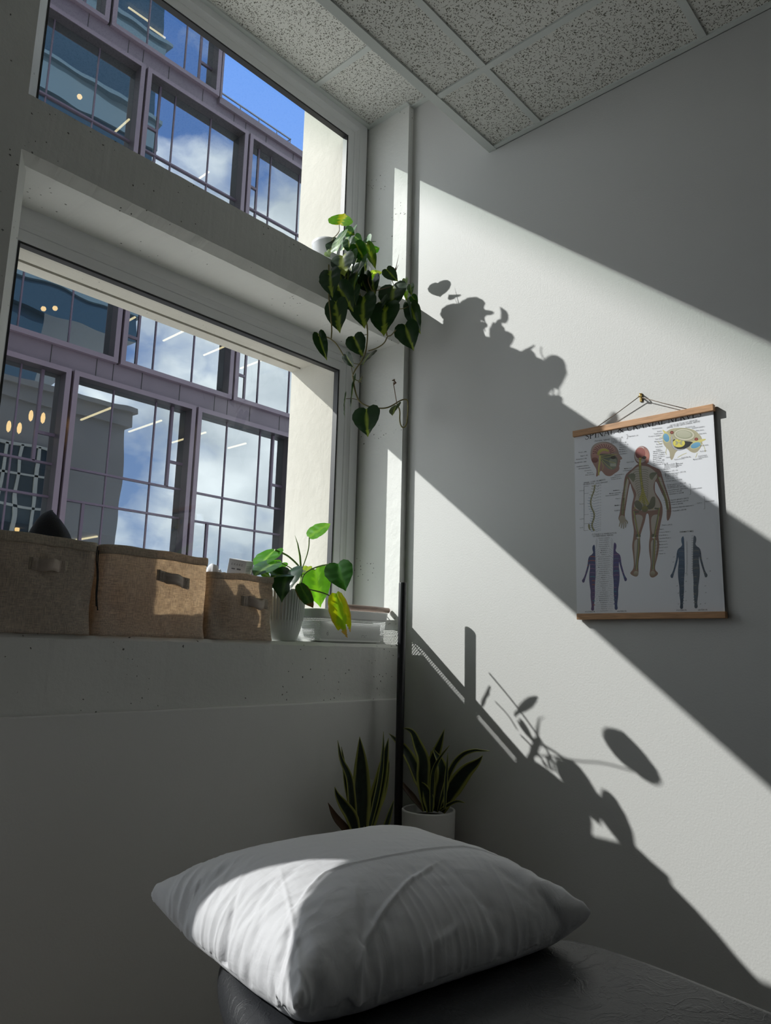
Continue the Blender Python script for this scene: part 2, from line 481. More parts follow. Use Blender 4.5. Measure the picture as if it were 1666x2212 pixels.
# ------------------------------------------------------------- windows
def sweep_rect(mb, x0, x1, z0, z1, prof, mi=0):
    rings = []
    for (u, y) in prof:
        rings.append([mb.bm.verts.new(p) for p in ((x0+u,y,z0+u),(x1-u,y,z0+u),(x1-u,y,z1-u),(x0+u,y,z1-u))])
    for i in range(len(rings)-1):
        for k in range(4):
            mb.bm.faces.new((rings[i][k], rings[i][(k+1)%4], rings[i+1][(k+1)%4], rings[i+1][k])).material_index = mi
def make_window(name, x0, x1, z0, z1):
    e = empty(name, ((x0+x1)/2, YG, z0), kind='structure')
    m = MB()
    sweep_rect(m, x0, x1, z0, z1, [(0,0.283),(0,YG),(0.045,YG),(0.047,YG+0.004),(0.058,YG+0.010),(0.068,YG+0.012),(0.070,YG+0.015),(0.072,YG+0.012),(0.104,YG+0.012),(0.106,YG+0.016),(0.106,0.283),(0,0.283)])
    m.build('window_frame', M['alu'], e)
    m = MB(); sweep_rect(m, x0, x1, z0, z1, [(0.104,YG+0.016),(0.113,YG+0.016),(0.113,YG+0.042),(0.104,YG+0.042)])
    m.build('gasket', M['gasket'], e)
    m = MB(); m.box((x0+0.108,YG+0.034,z0+0.108),(x1-0.108,YG+0.040,z1-0.108))
    # one sheet of glass is enough for the eye and for the sun
    m.bm.free(); m = MB(); m.quad([(x0+0.108,YG+0.036,z0+0.108),(x1-0.108,YG+0.036,z0+0.108),(x1-0.108,YG+0.036,z1-0.108),(x0+0.108,YG+0.036,z1-0.108)])
    m.build('glass_pane', M['glass'], e)
    return e
make_window('window_1', -1.588, -0.045, ZU+0.002, 2.198)
make_window('window_2', -1.588, -0.045, ZS+0.002, 1.074)
e = empty('window_6', (-2.35,0.12,-0.95), kind='structure')  # unseen window; its height and blind are added to brighten the room
m = MB(); sweep_rect(m, -3.0, -1.78, -0.95, 1.90, [(0,0.20),(0,0.12),(0.035,0.12),(0.035,0.20)]); m.build('window_frame', M['alu'], e)
m = MB(); m.quad([(-2.965,0.16,-0.915),(-1.815,0.16,-0.915),(-1.815,0.16,1.865),(-2.965,0.16,1.865)]); m.build('glass_pane', glass('dimming_glass', (0.49,0.50,0.505)), e)  # tint added to dim the sun on the pillow
bl = bpy.data.materials.new('fill_blind'); bl.use_nodes = True; t = bl.node_tree; t.nodes.clear()
d_ = N(t, 'ShaderNodeBsdfDiffuse'); d_.inputs[0].default_value = (0.8,0.8,0.8,1); r_ = N(t, 'ShaderNodeBsdfTranslucent'); r_.inputs[0].default_value = (0.86,0.87,0.87,1)
x_ = N(t, 'ShaderNodeMixShader'); x_.inputs[0].default_value = 0.7; o_ = N(t, 'ShaderNodeOutputMaterial')
t.links.new(d_.outputs[0], x_.inputs[1]); t.links.new(r_.outputs[0], x_.inputs[2]); t.links.new(x_.outputs[0], o_.inputs[0])
m = MB(); m.quad([(-3.0,0.004,0.135),(-1.715,0.004,0.135),(-1.715,0.004,1.90),(-3.0,0.004,1.90)]); m.box((-3.0,0.0,0.125),(-1.715,0.010,0.14)); m.build('fill_blind', bl, e)  # blind added out of view as soft fill; its lower edge trims the sun
# dark shadow joint between frame and jamb
m = MB(); m.box((-0.045,YG+0.02,ZS),(XR,YG+0.03,2.18)); m.build('trim_4', M['gasket'], kind='structure')
# ================================================================ the office building across the street
M['clad'] = mat('plum_metal_cladding', (0.125,0.100,0.130), 0.45, metal=0.0, var=0.10, vscale=1.3)
M['clad_frame'] = mat('plum_frame', (0.155,0.122,0.158), 0.4, var=0.05, vscale=2)
M['joint'] = mat('dark_joint', (0.012,0.012,0.014), 0.6)
M['reveal_dark'] = mat('dark_bay_reveal', (0.035,0.03,0.04), 0.5)  # inner sides of the bays, darker than the frame fronts
M['mullion'] = mat('plum_mullion', (0.10,0.075,0.115), 0.4)
M['office'] = mat('office_interior', (0.20,0.20,0.20), 0.9)
M['strip'] = mat('strip_lamp', (1,0.85,0.6), 0.5, emit=(1.0,0.70,0.36), es=2.2)
M['bulb'] = mat('warm_bulb', (1,0.7,0.3), 0.5, emit=(1.0,0.55,0.20), es=3.0)
M['rail'] = mat('grey_rail', (0.25,0.27,0.3), 0.4)
M['roof_glass'] = glass('rail_glass', (0.80,0.88,0.95), fac=0.10)
YF = 12.0
YP = 12.25
def ap(xa): return CAM.x + (xa - CAM.x) * (YP-CAM.y)/(YF-CAM.y)
def az(za): return CAM.z + (za - CAM.z) * (YP-CAM.y)/(YF-CAM.y)
B = empty('office_building', (6.7, YF+0.1, -5.0), label='plum-clad office building with tall glass bays filling the view through both windows', cat='building')
# unit rows: (x edges, z bottom, z top)
P_ = 2.852
rowA = dict(x0=-0.955, zs=5.47, zt=12.52)                 # middle double storey
rowB1 = dict(x0=-1.90+0.0, zs=12.93, zt=20.2)              # above
rowB2 = dict(x0=-1.90+0.0, zs=-2.3, zt=5.06)               # below
m = MB(); mj = MB()
# cladding bands and body with a hole for every bay
XB0, XB1 = -1.2, 13.0
m.box((XB0,YF+0.10,5.06),(XB1,YF+0.6,5.47))
m.box((XB0,YF+0.10,12.52),(XB1,YF+0.6,12.96), bev=0)
m.box((6.66,YF+0.02,12.80),(XB1,YF+0.5,12.98))
m.box((XB0,YF+0.10,12.96),(6.67,YF+0.12,12.97))
m.box((6.645,YF,12.94),(6.70,YF+9.0,21.0))
m.box((XB0,YF+0.10,-6),(XB1,YF+0.6,-2.3)); m.box((XB0,YF+0.1,20.2),(6.67,YF+9,21.0))
m.box((XB0-0.3,YF+0.05,-6),(XB0,YF+9.5,21.0)); m.box((XB1,YF+0.05,-6),(XB1+0.3,YF+9.5,12.98))
m.box((XB0,YF+0.6,12.75),(XB1,YF+9,12.98))
k = 0
for za, zb in ((5.06,5.47),(12.52,12.94)):
    x = -0.4
    while x < XB1:
        for dx in (0, 0.92, 1.84, 2.20):
            m.box((x+dx,YF+0.094,za+0.005),(x+dx+0.012,YF+0.11,zb-0.005), mi=1)
        x += 2.852
m.build('cladding', [M['clad'], M['joint']], B)
# office floors and back wall with far windows
m = MB()
for z0_, z1_ in ((-0.6,-0.2),(1.95,2.45),(4.98,5.5),(9.2,9.75),(12.3,12.78)):
    m.box((XB0,YP+0.12,z0_),(XB1,21.0,z1_))
m.box((XB0,YP+0.12,16.3),(6.6,21.0,16.7))
slits = {4.2:(7.6,12.6), 11.0:(7.2,12.5), 8.6:(6.6,12.6)}
def back(z0_, z1_, za, zb, xs, xa, xb):
    m.box((xa,20.8,z0_),(xb,21.0,za)); m.box((xa,20.8,zb),(xb,21.0,z1_))
    prev = xa
    for (p, q) in xs:
        m.box((prev,20.8,za),(p,21.0,zb)); prev = q
    m.box((prev,20.8,za),(xb,21.0,zb))
back(2.45,4.98, 2.7,4.45, [(12.1+0.0,12.25),(12.55,12.85)], XB0, XB1)
back(5.5,9.2, 6.0,8.6, [(10.3,10.9),(11.2,12.0),(12.2,12.9)], XB0, XB1)
back(9.75,12.3, 10.1,11.6, [(11.2,11.9),(12.1,12.9)], XB0, XB1)
back(-6,1.95, 0.0,1.5, [(9.0,9.5),(9.9,10.5),(11,11.5)], XB0, XB1)
back(12.98,21, 14,15, [], XB0, 6.6)
m.build('office_floors', M['office'], B)
# glazed bays
def vent_bars(mb, xa, xb, z):
    mb.box((xa,YP-0.03,z-0.03),(xb,YP+0.05,z+0.03))
def bay(x0, zs, zt, vent, trs, row, vz=None, low_vent=None, lowm=None):
    x1 = x0 + 2.79
    f = MB()
    sweep_rect(f, x0, x1, zs, zt, [(0,YF+0.14),(0,YF),(0.10,YF),(0.10,YF+0.015)])
    sweep_rect(f, x0, x1, zs, zt, [(0.10,YF+0.015),(0.10,YP+0.02)], mi=1)
    fr = f.build('bay_frame', [M['clad_frame'], M['reveal_dark']], B)
    f = MB()
    a, b_ = x0+0.10, x1-0.10
    if vent == 'L': ms = [a+0.355, a+0.755, a+1.735]
    else:           ms = [b_-1.735-0.0, b_-0.755, b_-0.355]
    for i, xm in enumerate(ms):
        w = 0.026 if i == (0 if vent=='L' else 2) else 0.013
        if low_vent is not None and ((vent=='L' and i==0) or (vent=='R' and i==2)):
            f.box((xm-w,YP-0.045,trs[0] if trs else zs),(xm+w,YP+0.03,zt-0.1))
        else:
            f.box((xm-w,YP-0.025,zs+0.1),(xm+w,YP+0.03,zt-0.1))
    for z in trs: f.box((a,YP-0.045,z-0.02),(b_,YP+0.03,z+0.02))
    for z in (vz or []):
        if vent == 'L': vent_bars(f, a, ms[0], z)
        else: vent_bars(f, ms[2], b_, z)
    if lowm:
        for xm, z0_, z1_ in lowm: f.box((xm-0.03,YP-0.03,z0_),(xm+0.03,YP+0.03,z1_))
    f.build('mullion_set', M['mullion'], fr)
    g = MB(); g.quad([(a,YP,zs+0.1),(b_,YP,zs+0.1),(b_,YP,zt-0.1),(a,YP,zt-0.1)])
    g.build('glass_pane', M['facade_glass'], fr)
for i in range(0, 5):
    x0 = -0.955 + P_*i
    if x0 > 12: break
    bay(x0+0.01, 5.47, 12.52, 'L', [az(10.46), az(9.84)], 'A', vz=[az(11.06), az(6.12)])
for i in range(0, 5):
    x0 = -1.90 + P_*i
    if x0 + 2.79 < XB1:
        bay(x0+0.03, -2.3, 5.06, 'R', [az(3.09), az(2.46)], 'B', vz=[az(3.655)], low_vent=1, lowm=[(ap(x0+0.03+0.42),-2.2,az(2.46))])
for i in range(0, 3):
    x0 = -1.90 + P_*i
    bay(x0+0.03, 12.94, 20.2, 'R', [az(16.6)], 'C', vz=[az(13.5)])
# strip lamps under the office ceilings
def strip_lamp(x, y0, y1, z, alongx=False):
    s_ = MB()
    if alongx: s_.box((x, y0, z), (y1, y0+0.04, z+0.03))
    else: s_.box((x-0.019, y0, z), (x+0.019, y1, z+0.03))
    s_.build('strip_lamp', M['strip'], B)
for x in (5.04,):     strip_lamp(x,12.80,14.2,4.75)
for x in (6.22,7.40): strip_lamp(x,12.75,14.2,4.75)
strip_lamp(8.59,12.76,13.5,4.75); strip_lamp(4.85,12.5,13.6,2.0-0.1)
for x in (6.75,7.93,9.10): strip_lamp(x,12.6,13.9,7.16)
strip_lamp(5.6,13.2,13.9,7.16)
strip_lamp(5.04,13.28,13.97,12.0); strip_lamp(7.43,13.5,13.95,12.0)
strip_lamp(5.36,14.6,5.95,16.2,True); strip_lamp(6.06,14.75,6.55,16.2,True)
for (px, py, y, r_) in ((94,667,13.2,0.055),(119,666,13.2,0.055),(172,209,13.5,0.06)):
    p_ = at(px,py,1,y); s_ = MB(); s_.lathe([(0.002,-r_),(r_*0.7,-r_*0.7),(r_,0),(r_*0.7,r_*0.7),(0.002,r_)], c=p_, n=12)
    s_.build('ceiling_spot', M['bulb'], B)
for (px, py) in ((67,897),(93,902),(19,920),(42,924),(37,1143)):
    p_ = at(px,py,1,13.0); s_ = MB(); s_.lathe([(0.002,-0.13),(0.035,-0.09),(0.045,0.0),(0.03,0.08),(0.002,0.11)], c=p_, n=12)
    s_.build('pendant_lamp', M['bulb'], B)
# roof terrace railing
R_ = MB(); R_.box((6.72,YF+0.35,13.40),(9.18,YF+0.38,13.43)); R_.box((9.16,YF+0.35,13.40),(9.18,YF+3,13.43))
for x in (6.9,7.5,8.1,8.7,9.17): R_.box((x-0.008,YF+0.355,12.98),(x+0.008,YF+0.375,13.40))
rr = R_.build('roof_railing', M['rail'], B)
R_ = MB(); R_.quad([(6.72,YF+0.365,13.0),(9.17,YF+0.365,13.0),(9.17,YF+0.365,13.40),(6.72,YF+0.365,13.40)])
R_.quad([(9.17,YF+0.365,13.0),(9.17,YF+3,13.0),(9.17,YF+3,13.40),(9.17,YF+0.365,13.40)])
R_.build('glass_pane', M['roof_glass'], rr)

# unseen green glass panel added further left to dim the top of the wall light
R_ = MB(); R_.quad([(-13,YF,11.88),(-6.5,YF,11.88),(-6.5,YF,13.6),(-13,YF,13.6)])
R_.build('dimming_panel', glass('dimming_panel_glass', (0.40,0.47,0.42), fac=0.08), B)
R_ = MB(); R_.box((-13,YF-0.02,13.6),(-6.5,YF+0.02,13.66)); R_.box((-13.1,YF-0.05,-6),(-13.0,YF+0.05,13.7)); R_.box((-6.5,YF-0.05,-6),(-6.4,YF+0.05,13.7))
R_.build('dimming_panel_posts', M['rail'], B)

# ================================================================ our own side of the street (seen mirrored in the glass opposite)
M['stone'] = mat('beige_stone', (0.24,0.23,0.22), 0.85, var=0.08, vscale=0.8)
M['stone_dark'] = mat('dark_window_glass', (0.02,0.035,0.05), 0.08)
M['winframe'] = mat('pale_window_frame', (0.42,0.42,0.38), 0.6)
m = MB()
x_ends = 11.2
m.box((0.15,0.0,-6),(x_ends,0.55,8.0)); m.box((-9,0.0,-6),(-3.6,0.55,8.0)); m.box((-3.55,0.05,4.2),(0.15,0.55,8.0)); m.box((-3.55,0.31,-6),(-1.95,0.55,-1.0)); m.box((-1.95,0.31,-6),(0.15,0.55,-0.5)); m.box((-3.55,0.31,3.0),(-1.95,0.55,4.2))
m.box((-9.2,-6,7.9),(x_ends+0.15,0.7,8.45)); m.box((x_ends-0.3,-6,-6),(x_ends,0,8)); m.box((-9.2,-6,8.45),(x_ends+0.3,0.85,8.65))
m.build('wall_street', M['stone'], kind='structure')
bpy.data.objects['wall_street'].name = 'wall_outside'
m = MB(); n_ = MB()
for (xa, xb) in ((2.0,4.0),(6.4,8.6),(-7.5,-5.2)):
    for (za, zb) in ((3.2,6.4),(-1.6,2.0)):
        m.box((xa,0.55,za),(xb,0.60,zb))
        for q in range(5): n_.box((xa+(xb-xa)*q/4-0.05,0.58,za),(xa+(xb-xa)*q/4+0.05,0.66,zb))
        for q in range(4): n_.box((xa-0.05,0.58,za+(zb-za)*q/3-0.04),(xb+0.05,0.66,za+(zb-za)*q/3+0.04))
m.build('window_3', M['stone_dark'], kind='structure'); n_.build('trim_5', M['winframe'], kind='structure')
T = empty('wall_tower', (6,-18,-6), kind='structure')
M['tower_dark'] = mat('tower_glass', (0.022,0.045,0.07), 0.25)
M['tower_band'] = mat('tower_band', (0.07,0.115,0.15), 0.6)
m = MB(); m.box((-30,-30,17),(17.7,-12,60)); m.box((-30,-30,-6),(12.6,-12.5,17)); m.build('tower_body', M['tower_dark'], T)
m = MB()
z = 18.5
while z < 60:
    m.box((-30.1,-30.1,z),(17.9,-11.8,z+2.0)); m.box((-30.2,-30.2,z+2.0),(18.2,-11.5,z+2.25)); z += 5.4
m.build('tower_band', M['tower_band'], T)
m = MB(); m.box((-40,-60,-6.3),(40,40,-6.0)); m.build('street', mat('pale_paving', (0.84,0.81,0.76), 0.9), kind='structure')
bpy.data.objects['street'].name = 'floor_street'
# ================================================================ wall chart
M['oak'] = mat('oak_rail', (0.43,0.235,0.115), 0.5, var=0.25, vscale=30, aniso_stretch=(8,0.6,8))
M['cord'] = mat('brown_cord', (0.16,0.12,0.09), 0.8)
M['brass'] = mat('brass', (0.55,0.40,0.14), 0.3, metal=0.9)
def vcmat(name, rough, spec=0.5):
    m_ = mat(name, (1,1,1), rough, spec=spec)
    t_ = m_.node_tree
    a_ = N(t_, 'ShaderNodeVertexColor'); a_.layer_name = 'Col'
    t_.links.new(a_.outputs[0], bsdf(m_).inputs['Base Color'])
    return m_
M['print'] = vcmat('printed_paper', 0.32, 0.45)
CH = empty('anatomy_chart', (-0.012,-0.985,-0.09), label='white anatomy wall chart of the spinal and cranial nerves hanging between two oak rails', cat='wall chart')
YA, YB_ = -0.758, -1.2145
m = MB(); m.box((-0.021,YB_-0.002,0.520),(-0.003,YA+0.002,0.541), bev=0.0015); m.build('hanger_rail', M['oak'], CH)
m = MB(); m.box((-0.024,YB_-0.003,-0.091),(-0.004,YA+0.001,-0.072), bev=0.0015); m.build('hanger_rail', M['oak'], CH)
hk = Vector((-0.016,-0.990,0.613))
for py_ in (-0.841,-1.140):
    m = MB(); m.tube([(-0.012,py_,0.541), (-0.013,(py_+hk.y)/2,(0.541+hk.z)/2-0.001), hk], 0.0013, n=6)
    m.build('hanging_cord', M['cord'], CH)
hook = MB()
hook.tube([(0.0,-0.990,0.617),(-0.020,-0.990,0.613)], 0.0022, n=8)
hook.box((-0.004,-0.994,0.600),(0.0,-0.986,0.628), bev=0.001)
hook.tube([(-0.004,-0.990,0.626),(-0.014,-0.991,0.624),(-0.019,-0.995,0.616),(-0.016,-0.998,0.607),(-0.010,-0.994,0.604)], 0.0018, n=8)
hook.build('brass_hook', M['brass'], loc=(-0.002,-0.990,0.60), label='small brass picture hook on the right wall that carries the chart cord', cat='hook')

PX0 = -0.0115
class Print:
    """flat printing on the sheet; coordinates in the chart's own drawing units"""
    def __init__(s):
        s.bm = bmesh.new(); s.c = s.bm.loops.layers.float_color.new('Col'); s.z = 0.0
    def P(s, x, y):
        p_ = at(1220 + x/4.097, 820 + y/4.097, 0, PX0)
        return Vector((PX0 - s.z, p_.y, p_.z))
    def poly(s, pts, col, col2=None, lift=0.00006):
        s.z += lift * 0.08
        vs = [s.bm.verts.new(s.P(*q)) for q in pts]
        try: f = s.bm.faces.new(vs)
        except ValueError: return
        ys = [q[1] for q in pts]; a_, b_ = min(ys), max(ys)
        for lp, q in zip(f.loops, pts):
            k_ = (q[1]-a_)/(b_-a_+1e-6) if col2 else 0
            cc_ = [col[i]*(1-k_) + (col2[i] if col2 else 0)*k_ for i in range(3)]
            lp[s.c] = (*cc_, 1)
    def line(s, pts, w, col, w2=None, lift=0.00003):
        n = len(pts)
        for i in range(n-1):
            (x0,y0),(x1,y1) = pts[i], pts[i+1]
            dx, dy = x1-x0, y1-y0; l_ = math.hypot(dx,dy) or 1
            wa = w if w2 is None else w+(w2-w)*i/(n-1); wb = w if w2 is None else w+(w2-w)*(i+1)/(n-1)
            nx, ny = -dy/l_/2, dx/l_/2
            s.poly([(x0+nx*wa,y0+ny*wa),(x0-nx*wa,y0-ny*wa),(x1-nx*wb,y1-ny*wb),(x1+nx*wb,y1+ny*wb)], col, lift=lift if i == 0 else 0.0)
    def ell(s, cx, cy, rx, ry, col, col2=None, rot=0.0, n=28, a0=0, a1=2*PI):
        pts = []
        for k_ in range(n):
            t_ = a0+(a1-a0)*k_/(n if a1-a0 > 6.2 else n-1)
            x_, y_ = rx*math.cos(t_), ry*math.sin(t_)
            pts.append((cx+x_*math.cos(rot)-y_*math.sin(rot), cy+x_*math.sin(rot)+y_*math.cos(rot)))
        s.poly(pts, col, col2)
    def text(s, txt, x, y, h, col=(0.03,0.03,0.035), align='LEFT', slope=-0.12, wide=1.0):
        h *= 1.03
        cu = bpy.data.curves.new('t', 'FONT'); cu.body = txt; cu.size = 1.0; cu.align_x = align; cu.resolution_u = 1; cu.offset = 0.005
        ob = bpy.data.objects.new('t', cu); COL.objects.link(ob)
        me = ob.to_mesh()
        s.z += 0.00001
        vm = [s.bm.verts.new(s.P(x + v.co.x*h*wide, y - v.co.y*h + slope*v.co.x*h*wide)) for v in me.vertices]
        for p_ in me.polygons:
            try: f = s.bm.faces.new([vm[i] for i in p_.vertices])
            except ValueError: continue
            for lp in f.loops: lp[s.c] = (*col, 1)
        ob.to_mesh_clear(); bpy.data.objects.remove(ob); bpy.data.curves.remove(cu)
def smooth_pts(pts, n=3, closed=True):
    for _ in range(n):
        q = []
        m_ = len(pts)
        for i in range(m_ if closed else m_-1):
            a_, b_ = pts[i], pts[(i+1) % m_]
            q += [(a_[0]*.75+b_[0]*.25, a_[1]*.75+b_[1]*.25), (a_[0]*.25+b_[0]*.75, a_[1]*.25+b_[1]*.75)]
        if not closed: q = [pts[0]] + q + [pts[-1]]
        pts = q
    return pts
G = Print()
ZBASE = 0.00004
INK = (0.035,0.035,0.04)
G.poly([(86,505),(700,395),(1310,280),(1325,600),(1345,1000),(1365,1400),(1385,1700),(1402,2050),(750,2058),(108,2068),(100,1500),(92,1000)], (0.70,0.71,0.75))
G.z = ZBASE
# --- standing figure seen from behind
skin, skin2, ghost = (0.24,0.13,0.11), (0.27,0.17,0.12), (0.44,0.40,0.35)
body = [(648,742),(600,790),(560,820),(538,845),(526,900),(522,960),(508,1030),(498,1100),(488,1190),(472,1235),(500,1262),(540,1262),(530,1200),(545,1110),(560,1010),(580,905),(592,960),(612,1015),(612,1045),(597,1100),(592,1160),(598,1250),(615,1330),(608,1400),(596,1470),(606,1550),(614,1630),(608,1680),(575,1712),(600,1735),(640,1748),(656,1720),(652,1640),(658,1590),(674,1500),(668,1430),(668,1385),(692,1310),(712,1250),(722,1190),(735,1182),(746,1200),(752,1300),(758,1380),(746,1450),(748,1530),(764,1620),(756,1690),(750,1735),(775,1757),(815,1738),(832,1712),(802,1688),(800,1650),(818,1590),(836,1500),(838,1440),(828,1380),(850,1270),(868,1190),(868,1120),(845,1060),(812,1015),(798,985),(800,900),(815,905),(835,950),(862,1010),(888,1060),(905,1130),(903,1180),(903,1230),(912,1256),(934,1225),(946,1165),(938,1090),(915,1010),(890,940),(866,860),(850,800),(805,778),(765,762),(735,742)]
G.poly(smooth_pts(body, 2), skin, skin2)
def inset(pts, k_):
    out = []; n = len(pts)
    for i in range(n):
        (xa,ya),(xb,yb) = pts[i-1], pts[(i+1)%n]
        dx, dy = xb-xa, yb-ya; l_ = math.hypot(dx,dy) or 1
        out.append((pts[i][0]+dy/l_*k_, pts[i][1]-dx/l_*k_))
    return out
for part_ in ([(655,760),(590,815),(560,850),(600,940),(640,1010),(622,1060),(610,1150),(720,1165),(850,1150),(845,1085),(790,1000),(785,920),(830,850),(790,800),(735,765)],
              [(610,1190),(622,1300),(640,1360),(655,1360),(680,1280),(700,1200)], [(765,1200),(765,1300),(775,1370),(800,1370),(828,1270),(845,1190)],
              [(615,1420),(618,1540),(628,1680),(642,1690),(645,1580),(660,1480),(655,1410)], [(762,1420),(765,1520),(775,1690),(790,1690),(803,1580),(822,1480),(818,1410)],
              [(545,870),(535,960),(515,1080),(505,1190),(518,1195),(535,1090),(555,980),(572,890)], [(822,880),(860,960),(895,1040),(915,1130),(925,1160),(928,1090),(900,1000),(870,920),(850,850)]):
    G.poly(smooth_pts(part_, 2), ghost, (0.42,0.36,0.30))
bone, olive, yel = (0.13,0.13,0.085), (0.24,0.22,0.05), (0.50,0.44,0.10)
for k_ in range(13):                                   # ribs
    y_ = 800 + k_*19
    for sgn in (-1,1):
        cx_ = 672 + k_*2.0
        G.line(smooth_pts([(cx_,y_),(cx_+sgn*38,y_-9+k_),(cx_+sgn*(66-0.2*k_*k_),y_+6+k_*1.5)],2,False), 3.0, bone)
for sgn, sc_ in ((-1,[(548,848),(606,824),(628,842),(624,880),(608,912),(590,885),(566,862)]),(1,[(748,842),(770,820),(828,822),(812,838),(792,862),(775,892),(752,872)])):
    G.poly(smooth_pts(sc_,1), (0.16,0.17,0.12), (0.22,0.22,0.15))
spine = smooth_pts([(668,690),(668,760),(672,840),(684,930),(692,1010),(700,1080),(708,1120)],2,False)
G.line(spine, 24, (0.30,0.29,0.14), 20); G.line(spine, 8, yel, 6)
for i in range(0, len(spine)-1):
    x_, y_ = spine[i]; G.line([(x_-13,y_),(x_+13,y_)], 3, bone)
for k_ in range(26):
    y_ = 700+k_*15.5; x_ = 668+max(0,(y_-800))*0.11
    G.line([(x_-12,y_),(x_+12,y_+1)], 5, olive)
for k_ in range(14):                                    # cauda and sacral plexus
    for sgn in (-1,1):
        G.line([(694,950+k_*10),(694+sgn*(12+k_*3.4),1000+k_*9.5),(698+sgn*(18+k_*5.5),1060+k_*7)], 3.2, yel if k_%2 else olive)
for q in ([(615,1085),(640,1065),(668,1080),(690,1110),(690,1140),(670,1165),(640,1140),(622,1120)],[(720,1120),(745,1110),(762,1060),(775,1035),(802,1035),(804,1080),(800,1120),(775,1145),(740,1150)]):
    G.poly(smooth_pts(q,1), (0.17,0.165,0.11), (0.12,0.12,0.08))
G.poly(smooth_pts([(690,1120),(728,1118),(745,1150),(712,1180),(680,1158)],1), olive, bone)
for sgn, hip, kn, an in ((-1,(612,1165),(652,1395),(630,1680)),(1,(842,1135),(790,1395),(778,1680))):
    G.line([(hip[0]-sgn*45,hip[1]+5),(hip[0]-sgn*5,hip[1]+8)], 14, bone)
    G.line([(hip[0]-sgn*2,hip[1]),(hip[0]-sgn*12,hip[1]+60),kn], 13, (0.20,0.20,0.13)); G.ell(kn[0],kn[1]-12,22,18,bone); G.ell(kn[0],kn[1]+4,14,8,(0.5,0.5,0.45))
    G.line([(kn[0],kn[1]+14),(kn[0]-4,1500),(an[0],an[1])], 13, (0.19,0.19,0.14)); G.line([(kn[0]+12,kn[1]+24),(an[0]+14,an[1])], 5, bone)
    G.line([hip,(hip[0]-sgn*20,1270),(kn[0]+8,kn[1]-10),(kn[0]+6,1500),(an[0]+8,an[1])], 4, yel)
    G.ell(an[0]+3,an[1]+35,22,22,(0.42,0.37,0.27),(0.25,0.2,0.14))
for q in ([(552,862),(530,960),(520,1050)],[(520,1050),(508,1120),(506,1195)],[(526,1050),(522,1120),(518,1195)],[(820,850),(850,930),(878,990)],[(878,990),(905,1070),(918,1150)],[(872,1000),(895,1080),(908,1155)]):
    G.line(q, 8, bone); G.line([(a_+4,b_) for a_,b_ in q], 2.5, yel)
for i, (dx, dy) in enumerate(((-20,70),(-4,84),(16,88),(34,78),(46,44))):       # hand, palm outward
    G.line([(500+i*9,1240),(500+i*9+dx*0.45,1240+dy*0.5),(500+dx*0.8+i*4,1232+dy)], 12, (0.33,0.29,0.22), 7)
G.ell(510,1235,28,34,(0.36,0.31,0.24))
G.z += 0.0
# head from behind
G.ell(684,672,68,84,(0.25,0.14,0.13),(0.22,0.13,0.12)); G.ell(676,664,57,72,(0.48,0.42,0.40)); G.ell(672,652,46,52,(0.30,0.11,0.10),(0.22,0.07,0.06))
G.poly([(700,600),(735,620),(752,665),(742,735),(722,748),(712,700),(716,650)], (0.33,0.17,0.14),(0.42,0.17,0.13))
G.ell(706,690,18,14,(0.03,0.025,0.02)); G.line([(670,692),(668,760)],22,yel,16)
for k_ in range(6): G.line(smooth_pts([(640+k_*13,612+abs(k_-2)*4),(636+k_*14,650),(645+k_*10,690)],2,False),2,(0.12,0.03,0.03))
G.line([(637,705),(708,712),(730,742)],3,(0.2,0.1,0.05))
G.z = ZBASE
# --- head in profile
prof_ = [(228,650),(238,600),(268,568),(320,550),(385,550),(440,580),(468,612),(480,640),(482,658),(498,678),(512,696),(506,706),(490,710),(495,728),(486,738),(491,750),(482,760),(487,785),(478,808),(440,832),(412,855),(372,853),(352,838),(322,800),(306,830),(292,858),(276,858),(286,800),(256,752),(232,705)]
G.poly(smooth_pts(prof_,2), (0.34,0.25,0.22), (0.30,0.16,0.13))
G.ell(338,640,104,84,(0.44,0.37,0.32),(0.30,0.22,0.19))
G.poly(smooth_pts([(242,660),(250,610),(280,578),(330,562),(390,565),(432,590),(456,622),(440,648),(380,656),(330,668),(306,690),(262,700),(244,690)],2), (0.50,0.30,0.26),(0.38,0.19,0.16))
for k_ in range(15):
    a_ = PI*(0.98+k_*0.075); cx_, cy_ = 345,650
    G.line(smooth_pts([(cx_+96*math.cos(a_),cy_+80*math.sin(a_)),(cx_+(72+8*(k_%2))*math.cos(a_+0.10),cy_+62*math.sin(a_+0.10)),(cx_+56*math.cos(a_-0.05),cy_+46*math.sin(a_-0.05))],2,False),4.5,(0.12,0.04,0.035))
G.poly(smooth_pts([(285,668),(295,632),(330,608),(375,612),(398,632),(385,640),(350,628),(318,642),(305,672)],2), (0.52,0.46,0.11),(0.38,0.33,0.08))
G.ell(268,712,30,24,(0.26,0.11,0.09),(0.16,0.06,0.05))
G.poly(smooth_pts([(305,660),(340,655),(430,660),(468,690),(470,730),(455,785),(420,800),(375,785),(345,740),(320,720)],2), (0.10,0.10,0.08),(0.22,0.24,0.19))
G.poly(smooth_pts([(395,700),(460,700),(462,735),(450,790),(410,795),(395,750)],1),(0.26,0.28,0.22),(0.20,0.22,0.17))
G.ell(430,690,22,14,(0.06,0.05,0.04)); 
for k_ in range(8): G.line([(408+k_*6.5,742),(408+k_*6.5,768)],4.5,(0.50,0.50,0.42))
G.line([(312,670),(312,720),(303,780),(303,848)],16,(0.50,0.45,0.13),11)
